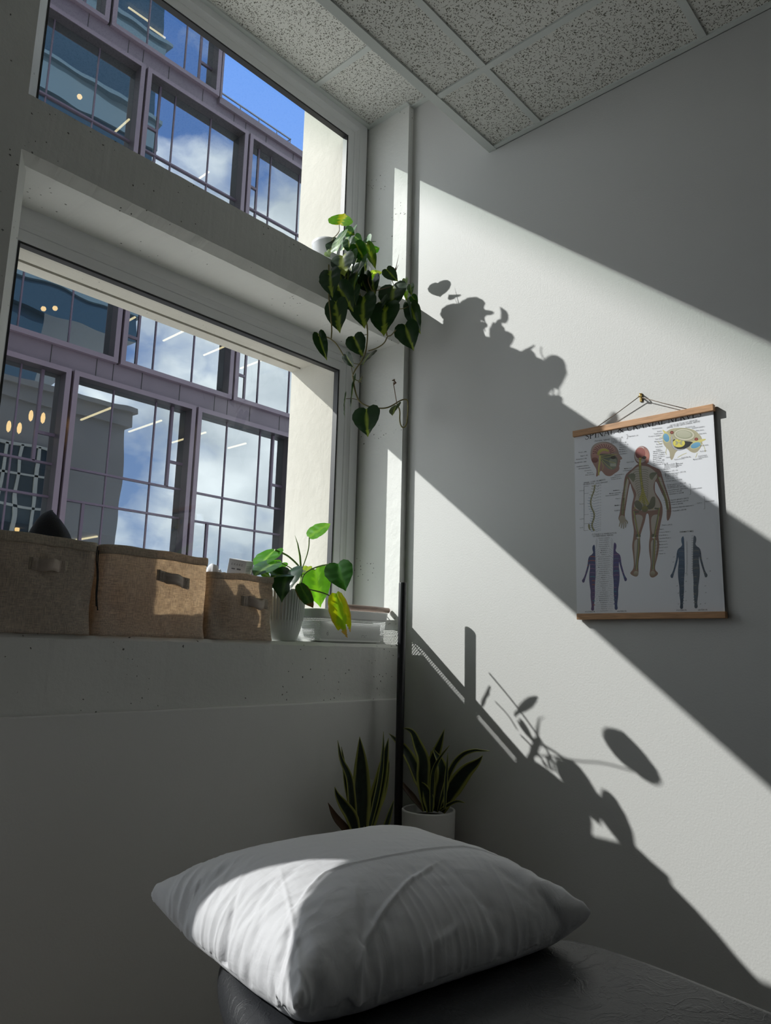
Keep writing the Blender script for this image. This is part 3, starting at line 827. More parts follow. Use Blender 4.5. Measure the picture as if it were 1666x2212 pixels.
for q in ([(318,680),(370,690),(440,668)],[(318,690),(380,720),(450,740)],[(322,700),(365,750),(420,790)],[(320,672),(380,664),(468,662)],[(330,720),(345,770),(335,800)]):
    G.line(smooth_pts(q,2,False),4,(0.46,0.42,0.14))
G.z = ZBASE
# --- vertebra cut across
for pl, c1_, c2_ in (([(905,455),(955,430),(1060,425),(1140,440),(1180,470),(1222,520),(1215,590),(1170,650),(1120,645),(1070,600),(985,630),(962,700),(945,716),(932,690),(930,630),(880,585),(868,540),(872,490)],(0.42,0.39,0.27),(0.35,0.31,0.22)),
                     ([(865,440),(905,465),(935,500),(960,520),(950,545),(900,500),(868,455)],(0.60,0.54,0.20),(0.55,0.49,0.16)),
                     ([(1250,520),(1180,535),(1110,555),(1050,600),(1075,600),(1150,570),(1250,538)],(0.60,0.54,0.20),(0.52,0.46,0.15))):
    G.poly(smooth_pts(pl,2),c1_,c2_)
G.line(smooth_pts([(944,505),(955,590),(985,620),(1040,620),(1098,590)],2,False),14,(0.20,0.22,0.30)); G.line(smooth_pts([(944,505),(955,590),(985,620),(1040,620),(1098,590)],3,False),4,(0.6,0.6,0.55))
G.poly(smooth_pts([(958,520),(1000,545),(1100,545),(1150,560),(1075,610),(1010,620),(965,590)],1),(0.03,0.03,0.03))
G.ell(1012,563,54,36,(0.64,0.58,0.13),(0.60,0.52,0.10))
for sgn in (-1,1): G.poly([(1012,556),(1012+sgn*16,544),(1012+sgn*34,540),(1012+sgn*26,562),(1012+sgn*34,584),(1012+sgn*12,574)],(0.36,0.35,0.20))
G.line([(1012,528),(1012,545)],3,INK)
G.ell(1060,488,96,56,(0.30,0.30,0.20),rot=0.08); G.ell(1060,487,90,50,(0.55,0.52,0.42),rot=0.08); G.ell(1058,486,76,38,(0.36,0.37,0.27),(0.30,0.31,0.22),rot=0.08); G.ell(1055,484,66,31,(0.47,0.46,0.36),(0.40,0.40,0.30),rot=0.08)
for cx_, cy_, rx_, ry_, ro_ in ((900,515,26,38,-0.3),(1160,582,46,24,-0.35)):
    G.ell(cx_,cy_,rx_+7,ry_+7,(0.50,0.47,0.25),rot=ro_); G.ell(cx_,cy_,rx_,ry_,(0.16,0.36,0.52),(0.11,0.27,0.42),rot=ro_)
G.ell(950,468,17,15,(0.16,0.05,0.04)); G.ell(1166,527,17,14,(0.22,0.05,0.04)); G.ell(950,468,8,7,(0.32,0.10,0.08)); G.ell(1166,527,8,7,(0.32,0.10,0.08))
for q in ([(868,560),(845,572),(825,545)],[(905,600),(895,640),(900,665)],[(1215,560),(1240,600),(1245,640)],[(1080,650),(1040,665),(1000,690)],[(1175,650),(1160,690)],[(870,510),(840,512)]):
    G.line(smooth_pts(q,2,False),4,(0.46,0.42,0.16))
G.z = ZBASE
# --- spinal segments
sp = smooth_pts([(268,935),(262,985),(238,1040),(228,1090),(240,1140),(262,1180),(262,1225),(245,1265),(240,1300),(262,1340)],3,False)
G.line(sp, 11, (0.20,0.19,0.10), 16)
for i, (x_, y_) in enumerate(sp[::4]):
    G.line([(x_-8,y_),(x_+10,y_-3)],5,(0.42,0.40,0.26)); G.line([(x_-4,y_+2),(x_-16,y_+6),(x_-28,y_+2)],3.4,(0.25,0.22,0.10) if i<5 or i>22 else (0.13,0.22,0.36))
    G.line([(x_+10,y_),(x_+26,y_+8),(308,y_-6)],1.8,INK if not 6<i<20 else (0.12,0.18,0.30))
    G.text(('C','T','L','S')[min(3,i//9)]+str(i%9+1),312,y_-2,9)
G.line([(172,946),(172,1338)],1.8,INK)
for y_ in (946,1008,1196,1276,1338): G.line([(172,y_),(214,y_-4)],1.8,INK)
G.poly(smooth_pts([(216,1270),(206,1290),(212,1322),(232,1340),(226,1318),(226,1290)],1),(0.26,0.24,0.14))
G.z = ZBASE
# --- small half figures
halfP = [(0,0),(-16,6),(-24,28),(-20,58),(-14,72),(-26,92),(-52,108),(-62,140),(-66,190),(-78,235),(-92,285),(-104,312),(-118,330),(-112,350),(-96,352),(-90,330),(-78,290),(-62,240),(-50,190),(-46,170),(-44,220),(-50,262),(-52,320),(-46,380),(-38,430),(-40,480),(-32,540),(-30,570),(-36,600),(-22,612),(-6,604),(-8,570),(-2,500),(2,440),(0,400),(4,330),(8,290),(6,180),(4,80)]
def half(x, y, sx, sy, cols, stripes):
    pts = smooth_pts([(x+sx*a_, y+sy*b_) for a_, b_ in halfP],1)
    c0, c1_ = cols[0], cols[1]
    G.poly(pts, c0, c1_)
    hh = 612*sy
    for i in range(stripes):
        f_ = (i+0.5)/stripes; yy = y+95*sy+(hh-130*sy)*f_
        cc_ = cols[2+i % (len(cols)-2)]
        wdt = 44 if f_ < 0.45 else 34*(1-f_*0.45)
        G.line([(x+sx*2,yy),(x-sx*wdt*0.5,yy-5),(x-sx*wdt,yy-2)], 7 if stripes < 16 else 4.5, cc_)
    for i in range(5):
        G.line([(x-sx*(50+i*8.5),y+sy*(150+i*40)),(x-sx*(60+i*8.5),y+sy*(152+i*40))],9,cols[2+i%(len(cols)-2)])
navy, steel, red_, mauve, teal, sand = (0.035,0.06,0.15),(0.09,0.14,0.22),(0.30,0.09,0.07),(0.20,0.10,0.20),(0.05,0.20,0.26),(0.25,0.24,0.20)
half(268,1460,0.98,0.96,[navy,(0.12,0.07,0.16),red_,red_,mauve,mauve,(0.18,0.12,0.24),teal],13)
half(436,1440,-1.0,0.98,[(0.09,0.06,0.18),navy,mauve,steel,(0.07,0.07,0.25),mauve,teal],13)
half(1056,1384,1.02,1.06,[steel,(0.04,0.06,0.09),(0.05,0.07,0.10),(0.17,0.19,0.22),(0.09,0.14,0.2)],20)
half(1142,1378,-1.06,1.06,[(0.12,0.14,0.17),(0.08,0.10,0.12),(0.05,0.07,0.10),sand,(0.07,0.12,0.18)],20)
for i in range(36):
    G.text('T%d'%(i%12+1), 1078, 1440+i*8.4, 8); 
for i in range(17): G.text(('C','T','L')[i//6]+str(i%6+1), 1124, 1388+i*20.5, 12)
for x_, y_, s_ in ((1068,1720,'L1'),(1070,1790,'L2'),(1066,1880,'S2'),(1070,1960,'S1'),(1240,1830,'L3'),(1245,1890,'S2'),(1240,1985,'L5'),(955,1620,'C6'),(960,1575,'C7'),(1255,1590,'C5'),(1280,1700,'C8'),(990,1830,'L5'),(1000,1895,'L4'),(1005,1990,'L5'),(1145,1740,'L1'),(1158,1800,'L4'),(1198,1990,'L5')): G.text(s_,x_,y_,13)
G.z = ZBASE
# --- lettering
def serif_text(txt, x, y, h, slope, col, adv_scale=1.0):
    """roman capitals drawn as thick and thin strokes"""
    T_, t_ = 0.17, 0.075
    gl_ = {
     'I': (0.36,[('v',0.18,0,1,T_)],[(0.18,0),(0.18,1)]),
     'P': (0.62,[('v',0.16,0,1,T_),('c',0.16,0.73,0.40,0.25,-90,90,T_)],[(0.16,0),(0.10,1)]),
     'R': (0.72,[('v',0.16,0,1,T_),('c',0.16,0.74,0.38,0.24,-90,90,T_),('l',0.34,0.50,0.64,0.0,T_)],[(0.16,0),(0.10,1),(0.66,0)]),
     'N': (0.80,[('v',0.14,0,1,t_),('l',0.14,1,0.66,0,T_),('v',0.66,0,1,t_)],[(0.14,0),(0.10,1),(0.66,1)]),
     'A': (0.76,[('l',0.08,0,0.38,1,t_),('l',0.38,1,0.66,0,T_),('l',0.19,0.34,0.56,0.34,t_)],[(0.08,0),(0.66,0)]),
     'V': (0.76,[('l',0.08,1,0.38,0,T_),('l',0.38,0,0.68,1,t_)],[(0.08,1),(0.68,1)]),
     'L': (0.62,[('v',0.16,0,1,T_),('l',0.16,0.03,0.55,0.03,t_),('l',0.55,0.0,0.57,0.2,t_)],[(0.16,0),(0.16,1)]),
     'E': (0.64,[('v',0.16,0,1,T_),('l',0.16,0.03,0.54,0.03,t_),('l',0.16,0.97,0.52,0.97,t_),('l',0.16,0.52,0.42,0.52,t_),('l',0.54,0,0.56,0.2,t_),('l',0.52,1,0.53,0.82,t_)],[(0.16,0),(0.16,1)]),
     'C': (0.72,[('c',0.40,0.5,0.30,0.48,50,310,T_),('l',0.62,0.78,0.63,1.0,t_)],[]),
     'S': (0.54,[('s',0,0,0,0,T_)],[]),
     '&': (0.84,[('c',0.32,0.75,0.15,0.22,0,360,0.09),('l',0.22,0.62,0.72,0.0,T_),('c',0.30,0.25,0.22,0.25,60,330,0.11),('l',0.48,0.10,0.70,0.52,t_)],[(0.72,0)]),
     ' ': (0.30,[],[])}
    cx_ = 0.0
    def pt(a_, b_): return (x+(cx_+a_)*h*adv_scale, y - b_*h + slope*(cx_+a_)*h*adv_scale)
    for ch in txt:
        w_, st, sf = gl_[ch]
        for q in st:
            if q[0] == 'v': G.line([pt(q[1],q[2]),pt(q[1],q[3])], q[4]*h, col, lift=0.00001)
            elif q[0] == 'l': G.line([pt(q[1],q[2]),pt(q[3],q[4])], q[5]*h, col, lift=0.00001)
            elif q[0] == 'c':
                _, ax_, ay_, rx_, ry_, d0, d1, wd_ = q
                pp = [(ax_+rx_*math.cos(math.radians(d0+(d1-d0)*i/14)), ay_+ry_*math.sin(math.radians(d0+(d1-d0)*i/14))) for i in range(15)]
                for i in range(14):
                    tt = math.radians(d0+(d1-d0)*(i+0.5)/14)
                    G.line([pt(*pp[i]),pt(*pp[i+1])], (t_+(wd_-t_)*abs(math.cos(tt)))*h, col, lift=0.0)
            elif q[0] == 's':
                pp = smooth_pts([(0.44,0.82),(0.38,0.98),(0.12,0.98),(0.06,0.72),(0.28,0.55),(0.50,0.36),(0.44,0.04),(0.14,0.0),(0.06,0.22)],2,False)
                for i in range(len(pp)-1):
                    wv = t_+(T_-t_)*math.exp(-((pp[i][1]-0.5)/0.22)**2)
                    G.line([pt(*pp[i]),pt(*pp[i+1])], wv*h, col, lift=0.0)
        for (a_, b_) in sf: G.line([pt(a_-0.13,b_),pt(a_+0.13,b_)], 0.04*h, col, lift=0.00001)
        cx_ += w_
    return cx_
serif_text('SPINAL & CRANIAL NERVES', 178, 533, 54, -0.200, INK, 1.34)
def head_(s, x, y, h, sl=-0.1): G.text(s, x, y, h, slope=sl, wide=0.92)
head_('CRANIAL NERVES',262,552,19,-0.12)
head_('CROSS SECTION OF CERVICAL',928,416,19,-0.21); head_('SPINAL CORD WITH SPINAL NERVES',905,434,19,-0.20)
head_('SPINAL CORD SEGMENTS',168,922,18,-0.16)
head_('CUTANEOUS INNERVATION',240,1378,18,-0.07); head_('OF PERIPHERAL NERVES',250,1394,18,-0.07)
head_('DERMATOMES',1020,1356,20,-0.07)
for x_, y_, s_ in ((182,2062,'POSTERIOR'),(466,2057,'ANTERIOR'),(992,2048,'POSTERIOR'),(1182,2045,'ANTERIOR')): head_(s_,x_,y_,18,-0.03)
lab = ['Phrenic n.','Axillary n. (C5, C6)','Musculocutaneous n. (C5-C7)','Median n. (C6-T1)','Radial n. (C5-T1)','Ulnar n. (C8, T1)','Dorsal rami of T1-T12','Iliohypogastric n. (T12, L1)','Ilioinguinal n. (L1)','Genitofemoral n. (L1, L2)','Lateral femoral cutaneous n.','Femoral n. (L2-L4)','Obturator n. (L2-L4)','Superior gluteal n. (L4-S1)','Inferior gluteal n. (L5-S2)','Sciatic n. (L4-S3)','Posterior femoral cutaneous n.','Pudendal n. (S2-S4)']
ly = [800,821,842,855,868,884,905,938,953,966,985,1002,1020,1072,1092,1112,1140,1168]
for s_, y_ in zip(lab, ly):
    xx = 866+ max(0,(y_-800))*0.22; G.text(s_, xx+10, y_, 15, slope=-0.12); G.line([(xx+6,y_-4),(xx-55,y_-2)],1.4,INK)
for i, s_ in enumerate(['Supraorbital n.','Greater occipital n.','Lesser occipital n.','Great auricular n.','Facial n. (VII)','Accessory n. (XI)','Supraclavicular n.','Ventral rami of C1-C4']): G.text(s_, 782, 642+i*17, 14, slope=-0.12)
for i, s_ in enumerate(['Medial cord (C8, T1)','Lateral cord (C5-C7)','Posterior cord (C5-T1)']): G.text(s_, 884, 760+i*13, 13, slope=-0.12)
G.line([(985,738),(992,737),(992,778),(985,779)],1.8,INK); G.text('Brachial',1000,750,14); G.text('plexus',1000,764,14)
G.line([(1100,925),(1112,924),(1116,1016),(1106,1018)],1.8,INK); G.text('Lumbar plexus',1124,972,15)
G.line([(1228,1035),(1238,1034),(1242,1143),(1230,1145)],1.8,INK); G.text('Sacral plexus',1246,1085,15); G.text('Sciatic n.',1172,1098,13)
for i, s_ in enumerate(['Axillary n.','Medial cutaneous','Intercostobrachial n.','Ulnar n.','Median n.','Radial n.']): 
    yy = (988,1014,1034,1060,1120,1165)[i]; G.text(s_, 502-len(s_)*6.6, yy, 14); G.line([(505,yy-8),(540,yy-12)],1.4,INK)
for i, s_ in enumerate(['Tibial n.','Common fibular n.','Deep fibular n.','Superficial fibular n.','Saphenous n.','Medial sural n.','Lateral sural n.','Sural n.','Plantar nn.']):
    yy = 1330+i*27; G.text(s_, 838, yy, 13, slope=-0.08); G.line([(834,yy-4),(800,yy+6)],1.3,INK)
G.text('Tibial n. (L4-S3)',862,1294,14,slope=-0.08)
for i, s_ in enumerate(['Oculomotor n. (III)','Trochlear n. (IV)','Trigeminal n. (V)','Abducens n. (VI)']): G.text(s_, 412, 528+i*13, 13, slope=-0.14)
G.line([(545,488),(556,486),(558,522),(548,524)],1.8,INK); G.text('Trigeminal n. (V)',562,508,13)
for i, s_ in enumerate(['Optic n. (II)','Olfactory n. (I)','Ophthalmic n.','Maxillary n.','Mandibular n.','Infraorbital n.']): G.text(s_, 484, 565+i*20, 13, slope=-0.12); 
for i, s_ in enumerate(['Facial n. (VII)','Vagus n. (X)','Accessory n. (XI)','Hypoglossal n. (XII)','Vestibulocochlear n.','Glossopharyngeal n.','Cervical nn.','Phrenic n.','Ansa cervicalis']):
    yy = (650,682,712,742,776,795,812,832,850)[i]; xx = (218,214,208,212,230,240,250,262,278)[i]
    G.text(s_, xx-len(s_)*6.2, yy, 13, slope=-0.12)
for i, s_ in enumerate(['Upper trunk','Middle trunk','Lower trunk','Suprascapular n.','Long thoracic n.','Thoracodorsal n.']): G.text(s_, (548,528,520,440,410,414)[i], (738,795,812,850,872,888)[i], 13, slope=-0.12)
for i, s_ in enumerate(['Vertebral artery','Spinal n.','Ventral ramus','Dorsal root ganglion','Gray matter','White matter','Pia mater','Dura mater','Spinal n.']): G.text(s_, 880-len(s_)*6.6-i*1.5, 440+i*23, 13, slope=-0.12)
for x_, y_, s_ in ((1070,428,'Vertebral body'),(1125,434,'Sympathetic ganglion'),(1160,458,'White ramus'),(1190,485,'Gray ramus'),(1198,590,'Dorsal ramus'),(1198,640,'Facet joint'),(1182,682,'Lateral branch'),(1184,696,'of dorsal ramus'),(1138,712,'Medial branch'),(1035,696,'Denticulate lig.'),(970,712,'Spinous process'),(898,694,'Lamina')): G.text(s_,x_,y_,13,slope=-0.14)
for x_, y_, s_ in ((130,990,'Cervical'),(132,1108,'Thoracic'),(136,1240,'Lumbar'),(136,1316,'Sacral'),(165,935,'VERTEBRAL LEVEL'),(275,925,'SPINAL NERVE EXIT')): G.text(s_,x_,y_,12,slope=-0.14)
nn = ['Greater occipital n.','Third occipital n.','Great auricular n.','Lesser occipital n.','Supraclavicular nn.','Ophthalmic n.','Maxillary n.','Mandibular n.','Axillary n.','Transverse cervical n.','Medial cutaneous n.','Intercostobrachial n.','Lateral cutaneous n.','Posterior cutaneous n.','Musculocutaneous n.','Dorsal rami','Iliohypogastric n.','Superior cluneal nn.','Radial n.','Median n.','Ulnar n.','Genitofemoral n.','Obturator n.','Saphenous n.','Tibial n.','Sural n.','Lateral sural n.','Deep fibular n.','Superficial fibular n.','Lateral plantar n.','Medial plantar n.','Ilioinguinal n.','Femoral n.','Calcaneal n.','Plantar nn.','Sural branches']
for i, s_ in enumerate(nn):
    yy = 1406+i*18.4; G.text(s_, 352, yy, 12.5, align='CENTER', slope=-0.05)
    ey = 1440 + (yy-1406)*0.93; w_ = len(s_)*3.1
    G.line([(350-w_,yy-4),(278,ey-4+i*0.4)],1.2,INK); G.line([(354+w_,yy-4),(430,ey-6+i*0.4)],1.2,INK)
me = bpy.data.meshes.new('printed_sheet')
bmesh.ops.recalc_face_normals(G.bm, faces=G.bm.faces)
for f in G.bm.faces:
    if f.normal.x > 0: f.normal_flip()
bmesh.ops.translate(G.bm, verts=G.bm.verts, vec=-Vector(CH.location))
G.bm.to_mesh(me); G.bm.free(); me.materials.append(M['print'])
o = bpy.data.objects.new('printed_sheet', me); COL.objects.link(o); o.parent = CH
m = MB(); m.box((PX0+0.0002,-1.2125,-0.073),(PX0+0.0008,-0.760,0.521)); m.build('sheet_backing', mat('chart_paper',(0.72,0.73,0.76),0.4), CH)
# ================================================================ things on the lower sill
def fabric(name, col, tcol, tw=0.35):
    m_ = bpy.data.materials.new(name); m_.use_nodes = True
    t = m_.node_tree; t.nodes.clear(); Lk = t.links.new
    c = N(t, 'ShaderNodeTexCoord')
    def weave(sx, sy, sz):
        mp_ = N(t, 'ShaderNodeMapping'); mp_.inputs['Scale'].default_value = (sx, sy, sz); Lk(c.outputs['Object'], mp_.inputs[0])
        n_ = N(t, 'ShaderNodeTexNoise'); n_.inputs['Scale'].default_value = 1.0; n_.inputs['Detail'].default_value = 2; Lk(mp_.outputs[0], n_.inputs['Vector'])
        return n_.outputs[0]
    a_ = weave(900, 900, 45); b_ = weave(45, 45, 900)
    s_ = N(t, 'ShaderNodeMath', operation='ADD'); Lk(a_, s_.inputs[0]); Lk(b_, s_.inputs[1])
    r_ = ramp(t, s_.outputs[0], [(0.0, 0), (1.0, 1)])
    h_ = N(t, 'ShaderNodeMapRange'); h_.inputs['From Min'].default_value = 0.75; h_.inputs['From Max'].default_value = 1.25; Lk(s_.outputs[0], h_.inputs[0])
    k_ = ramp(t, h_.outputs[0], [(0.0, tuple(x*0.62 for x in col)), (1.0, tuple(min(1, x*1.18) for x in col))])
    kt = ramp(t, h_.outputs[0], [(0.0, tuple(x*0.55 for x in tcol)), (1.0, tuple(min(1, x*1.2) for x in tcol))])
    d_ = N(t, 'ShaderNodeBsdfDiffuse'); tr_ = N(t, 'ShaderNodeBsdfTranslucent'); Lk(k_, d_.inputs[0]); Lk(kt, tr_.inputs[0])
    bp = N(t, 'ShaderNodeBump'); bp.inputs['Strength'].default_value = 0.35; bp.inputs['Distance'].default_value = 0.0008
    Lk(s_.outputs[0], bp.inputs['Height']); Lk(bp.outputs[0], d_.inputs['Normal'])
    mx_ = N(t, 'ShaderNodeMixShader'); mx_.inputs[0].default_value = tw
    Lk(d_.outputs[0], mx_.inputs[1]); Lk(tr_.outputs[0], mx_.inputs[2])
    o_ = N(t, 'ShaderNodeOutputMaterial'); Lk(mx_.outputs[0], o_.inputs[0])
    return m_
M['linen'] = fabric('beige_linen', (0.75,0.68,0.60), (0.92,0.71,0.54), 0.48)
M['hem'] = fabric('linen_hem', (0.62,0.55,0.45), (0.62,0.46,0.32), 0.25)
M['strap'] = mat('taupe_strap', (0.50,0.42,0.36), 0.55, bump=0.3, bscale=300)
def solid(o, th, off=0.0):
    md = o.modifiers.new('thickness', 'SOLIDIFY'); md.thickness = th; md.offset = off
    return o
def basket(x0, x1, y0, y1, z0, h, seed, hx, hz, hw, label, bow, lean=0.0, shade=None):
    w, d = x1-x0, y1-y0
    e = empty('storage_basket', ((x0+x1)/2, (y0+y1)/2, z0), label=label, cat='basket', group='linen storage baskets on the window sill')
    r = 0.022
    def peri(s):
        # start at front-left, run along the front first
        segs = [w-2*r, PI*r/2, d-2*r, PI*r/2, w-2*r, PI*r/2, d-2*r, PI*r/2]
        tot = sum(segs); q = (s % 1.0)*tot
        i = 0
        while q > segs[i] and i < 7: q -= segs[i]; i += 1
        if i == 0: return (x0+r+q, y0, 0, -1)
        if i == 2: return (x1, y0+r+q, 1, 0)
        if i == 4: return (x1-r-q, y1, 0, 1)
        if i == 6: return (x0, y1-r-q, -1, 0)
        cx_, cy_, a0 = {1:(x1-r,y0+r,-PI/2),3:(x1-r,y1-r,0),5:(x0+r,y1-r,PI/2),7:(x0+r,y0+r,PI)}[i]
        a_ = a0+q/r
        return (cx_+r*math.cos(a_), cy_+r*math.sin(a_), math.cos(a_), math.sin(a_))
    def P(s, t):
        x, y, nx_, ny_ = peri(s)
        z = z0 + h*t
        fx = (x-x0)/w
        disp = 0.007*noise.noise(Vector((x*9+seed, z*9, seed*3))) + 0.003*noise.noise(Vector((x*30+seed, z*30, 2)))
        # soft dents near the lower corners and slack belly
        disp += -0.012*math.exp(-((fx-0.10)/0.10)**2-((t-0.42)/0.3)**2) - 0.010*math.exp(-((fx-0.93)/0.06)**2-((t-0.40)/0.22)**2) + 0.006*math.sin(PI*t)*math.sin(PI*fx)
        disp += 0.007*max(0, 1-t*6)*1.0
        crease = abs(noise.noise(Vector((x*14+z*10+seed, z*7-x*4, 8.0))))
        disp += 0.005*(0.25-crease)*(1-t)
        zz = z + (0.006*noise.noise(Vector((x*11, y*11, seed)))+bow*math.sin(PI*min(1,fx*1.15)) )*t**3
        if nx_ > 0.5 : disp -= 0.004
        mxo = 0.0
        return Vector((x+nx_*disp*0.5, min(y+ny_*disp, YG-0.012) if ny_ > 0 else y+ny_*max(disp,-0.02), zz))
    m = MB(); m.grid(lambda u, v: P(u, v*0.93), 150, 26, closed_u=True)
    b_ = solid(m.build('fabric_body', M['linen'], e), 0.0016)
    m = MB()
    def Q(u, v):
        p_ = P(u, 0.90+0.10*v); x, y, nx_, ny_ = peri(u)
        k_ = 0.0022+0.0012*math.sin(PI*v)
        return p_+Vector((nx_*k_, ny_*k_, 0))
    m.grid(Q, 150, 5, closed_u=True)
    solid(m.build('top_hem', M['hem'], e), 0.0035)
    m = MB(); m.box((x0+0.008,y0+0.008,z0+0.001),(x1-0.008,y1-0.008,z0+0.004)); m.build('base_panel', M['linen'], e)
    # strap handle
    m = MB(); hh = 0.0155
    def hy(fx_):
        return y0-0.004-0.002*0
    nseg = 26
    def H(u, v):
        x = hx + (u-0.5)*hw
        mid = max(0.0, math.sin(PI*min(1,max(0,(u-0.2)/0.6))))
        y = peri_front(x) - 0.003 - 0.016*mid**0.7
        z = hz + (v-0.5)*2*hh*(1+0.0*mid) + lean*(u-0.5) - 0.004*mid + (0.004*math.sin(u*9+seed))*(1 if 0.2<u<0.8 else 0.4)
        return Vector((x, y, z))
    def peri_front(x):
        s = (x-x0-r)/( 2*(w-2*r)+2*(d-2*r)+2*PI*r)
        return P(s, (hz-z0)/h).y
    m.grid(H, nseg, 3)
    st = solid(m.build('handle', M['strap'], e), 0.0022)
    m = MB()
    def Hb(u, v):
        x = hx + (u-0.5)*(hw+0.012)
        return Vector((x, peri_front(x)-0.0016, hz + (v-0.5)*2*hh*1.0 + lean*(u-0.5)))
    m.grid(Hb, 20, 3)
    solid(m.build('strap_backing', M['hem'], e), 0.001)
    for s0 in (-0.5, 0.36):
        m = MB()
        a_ = hx+s0*hw+0.002; b2 = a_+0.14*hw-0.004
        for (p_, q_) in (((a_,-0.8),(b2,-0.8)),((a_,0.8),(b2,0.8)),((a_,-0.8),(a_,0.8)),((b2,-0.8),(b2,0.8)),((a_,-0.8),(b2,0.8)),((a_,0.8),(b2,-0.8))):
            pts = []
            for k in range(5):
                x = p_[0]+(q_[0]-p_[0])*k/4; zf = p_[1]+(q_[1]-p_[1])*k/4
                pts.append((x, peri_front(x)-0.0052, hz+zf*hh+lean*(x-hx)/hw))
            m.tube(pts, 0.0004, n=4)
        m.build('stitching', M['hem'], st)
    return e
ZT = ZS + 0.0005
basket(-1.585, -1.268, 0.004, 0.215, ZT, 0.248, 3.1, -1.432+0.03, 0.003-0.01, 0.088, 'large grey-beige linen basket holding a black mesh bundle, furthest from the corner', 0.004)
basket(-1.258, -0.908, 0.004, 0.215, ZT, 0.244, 9.4, -1.017-0.02, -0.018+0.004, 0.098, 'large linen basket glowing in the sun between the other two baskets', 0.006, lean=-0.018)
basket(-0.898, -0.648, 0.004, 0.200, ZT, 0.205, 5.7, -0.735, -0.063+0.0, 0.105, 'smallest linen basket, with a carton and white cloth showing above its rim', 0.002, lean=-0.006)
# thin black cord hanging in the gap
m = MB()
pc = [at(px,py,1,0.0) for px,py in ((211,1180),(209,1195),(208,1210),(209.5,1228),(210,1245),(209,1262),(207.5,1280),(207.5,1296),(208,1310))]
m.tube(pc, 0.0016, n=6)
m.tube([p_+Vector((0.006+0.0012*math.sin(i*0.9),0.004,-0.01)) for i,p_ in enumerate(pc)], 0.0016, n=6)
m.build('black_cord', M['gasket'], loc=pc[-1], label='thin black cord looped down between the two large linen baskets', cat='cord')
# black mesh bundle
mb_ = mat('black_mesh_fabric', (0.008,0.009,0.014), 0.75, sheen=0.1, bump=0.8, bscale=420, bdist=0.003)
m = MB()
c0 = at(108,1165,1,0.11)
def hump(u, v):
    a_ = 2*PI*u; b2 = v*PI/2
    r_ = 1+0.10*noise.noise(Vector((math.cos(a_)*1.6, math.sin(a_)*1.6, b2*2)))
    return Vector((c0.x+0.072*r_*math.cos(a_)*math.cos(b2), c0.y+0.07*r_*math.sin(a_)*math.cos(b2), c0.z-0.10+0.165*math.sin(b2)*(1+0.10*math.cos(a_+2.6))))
m.grid(hump, 48, 16, closed_u=True)
m.box((c0.x-0.06,c0.y-0.06,ZT+0.008),(c0.x+0.06,c0.y+0.06,c0.z-0.08), bev=0.02)
m.build('mesh_bundle', mb_, loc=(c0.x,c0.y,ZT+0.006), label='black mesh fabric bundle bulging over the rim of the leftmost basket', cat='bundle')
# white cloth and carton in the small basket
M['cotton'] = mat('white_cotton', (0.78,0.79,0.84), 0.8, bump=0.2, bscale=120)
m = MB(); c1 = at(464,1240,1,0.09)
def wad(u, v):
    a_ = 2*PI*u; b2 = v*PI/2
    q_ = math.cos(b2); r_ = 1+0.26*noise.noise(Vector((q_*math.cos(a_)*1.8, q_*math.sin(a_)*1.8, b2*1.8)))+0.07*noise.noise(Vector((q_*math.cos(a_)*5, q_*math.sin(a_)*5, b2*4)))
    return Vector((c1.x-0.006+0.050*r_*math.cos(a_)*math.cos(b2), c1.y+0.05*r_*math.sin(a_)*math.cos(b2), c1.z-0.07+0.092*r_*math.sin(b2)))
m.grid(wad, 60, 24, closed_u=True)
m.box((c1.x-0.05,c1.y-0.05,ZT+0.008),(c1.x+0.02,c1.y+0.05,c1.z-0.055), bev=0.02)
m.build('cotton_cloth', M['cotton'], loc=(c1.x,c1.y,ZT+0.006), label='crumpled white cloth beside the carton in the smallest basket', cat='cloth')
M['carton'] = mat('white_card', (0.66,0.67,0.69), 0.5); M['ink'] = mat('grey_print', (0.16,0.16,0.18), 0.6)
ct = at(519,1226,1,0.085)
E_ = empty('carton', (ct.x+0.01,ct.y,ZT+0.006), label='small white printed carton standing tilted in the smallest basket', cat='box')
rm = Matrix.Rotation(0.62,3,'Z') @ Matrix.Rotation(-0.10,3,'Y') @ Matrix.Rotation(0.16,3,'X')
ax, ay, az_ = rm @ Vector((0.038,0,0)), rm @ Vector((0,0.030,0)), rm @ Vector((0,0,0.098))
cc_ = ct + Vector((0.004,0,0.026)) - az_
m = MB(); m.obox(cc_, ax, ay, az_, bev=0.0008); m.build('card_box', M['carton'], E_)
def on_face(o_, ua, va, rows, mb):
    for (a0,b0,a1,b1) in rows:
        mb.quad([o_+ua*a0+va*b0, o_+ua*a1+va*b0, o_+ua*a1+va*b1, o_+ua*a0+va*b1])
m = MB(); fo = cc_-ay*1.012
on_face(fo, ax, az_, [(-0.8, 0.80-k*0.055, 0.55+0.25*math.sin(k*2.3), 0.815-k*0.055) for k in range(18)], m)
fl = cc_-ax*1.010
on_face(fl, ay, az_, [(0.55,0.66,0.15,0.70),(-0.05,0.66,-0.5,0.71),(0.55,0.74,0.5,0.745)], m)
m.build('print_lines', M['ink'], E_)
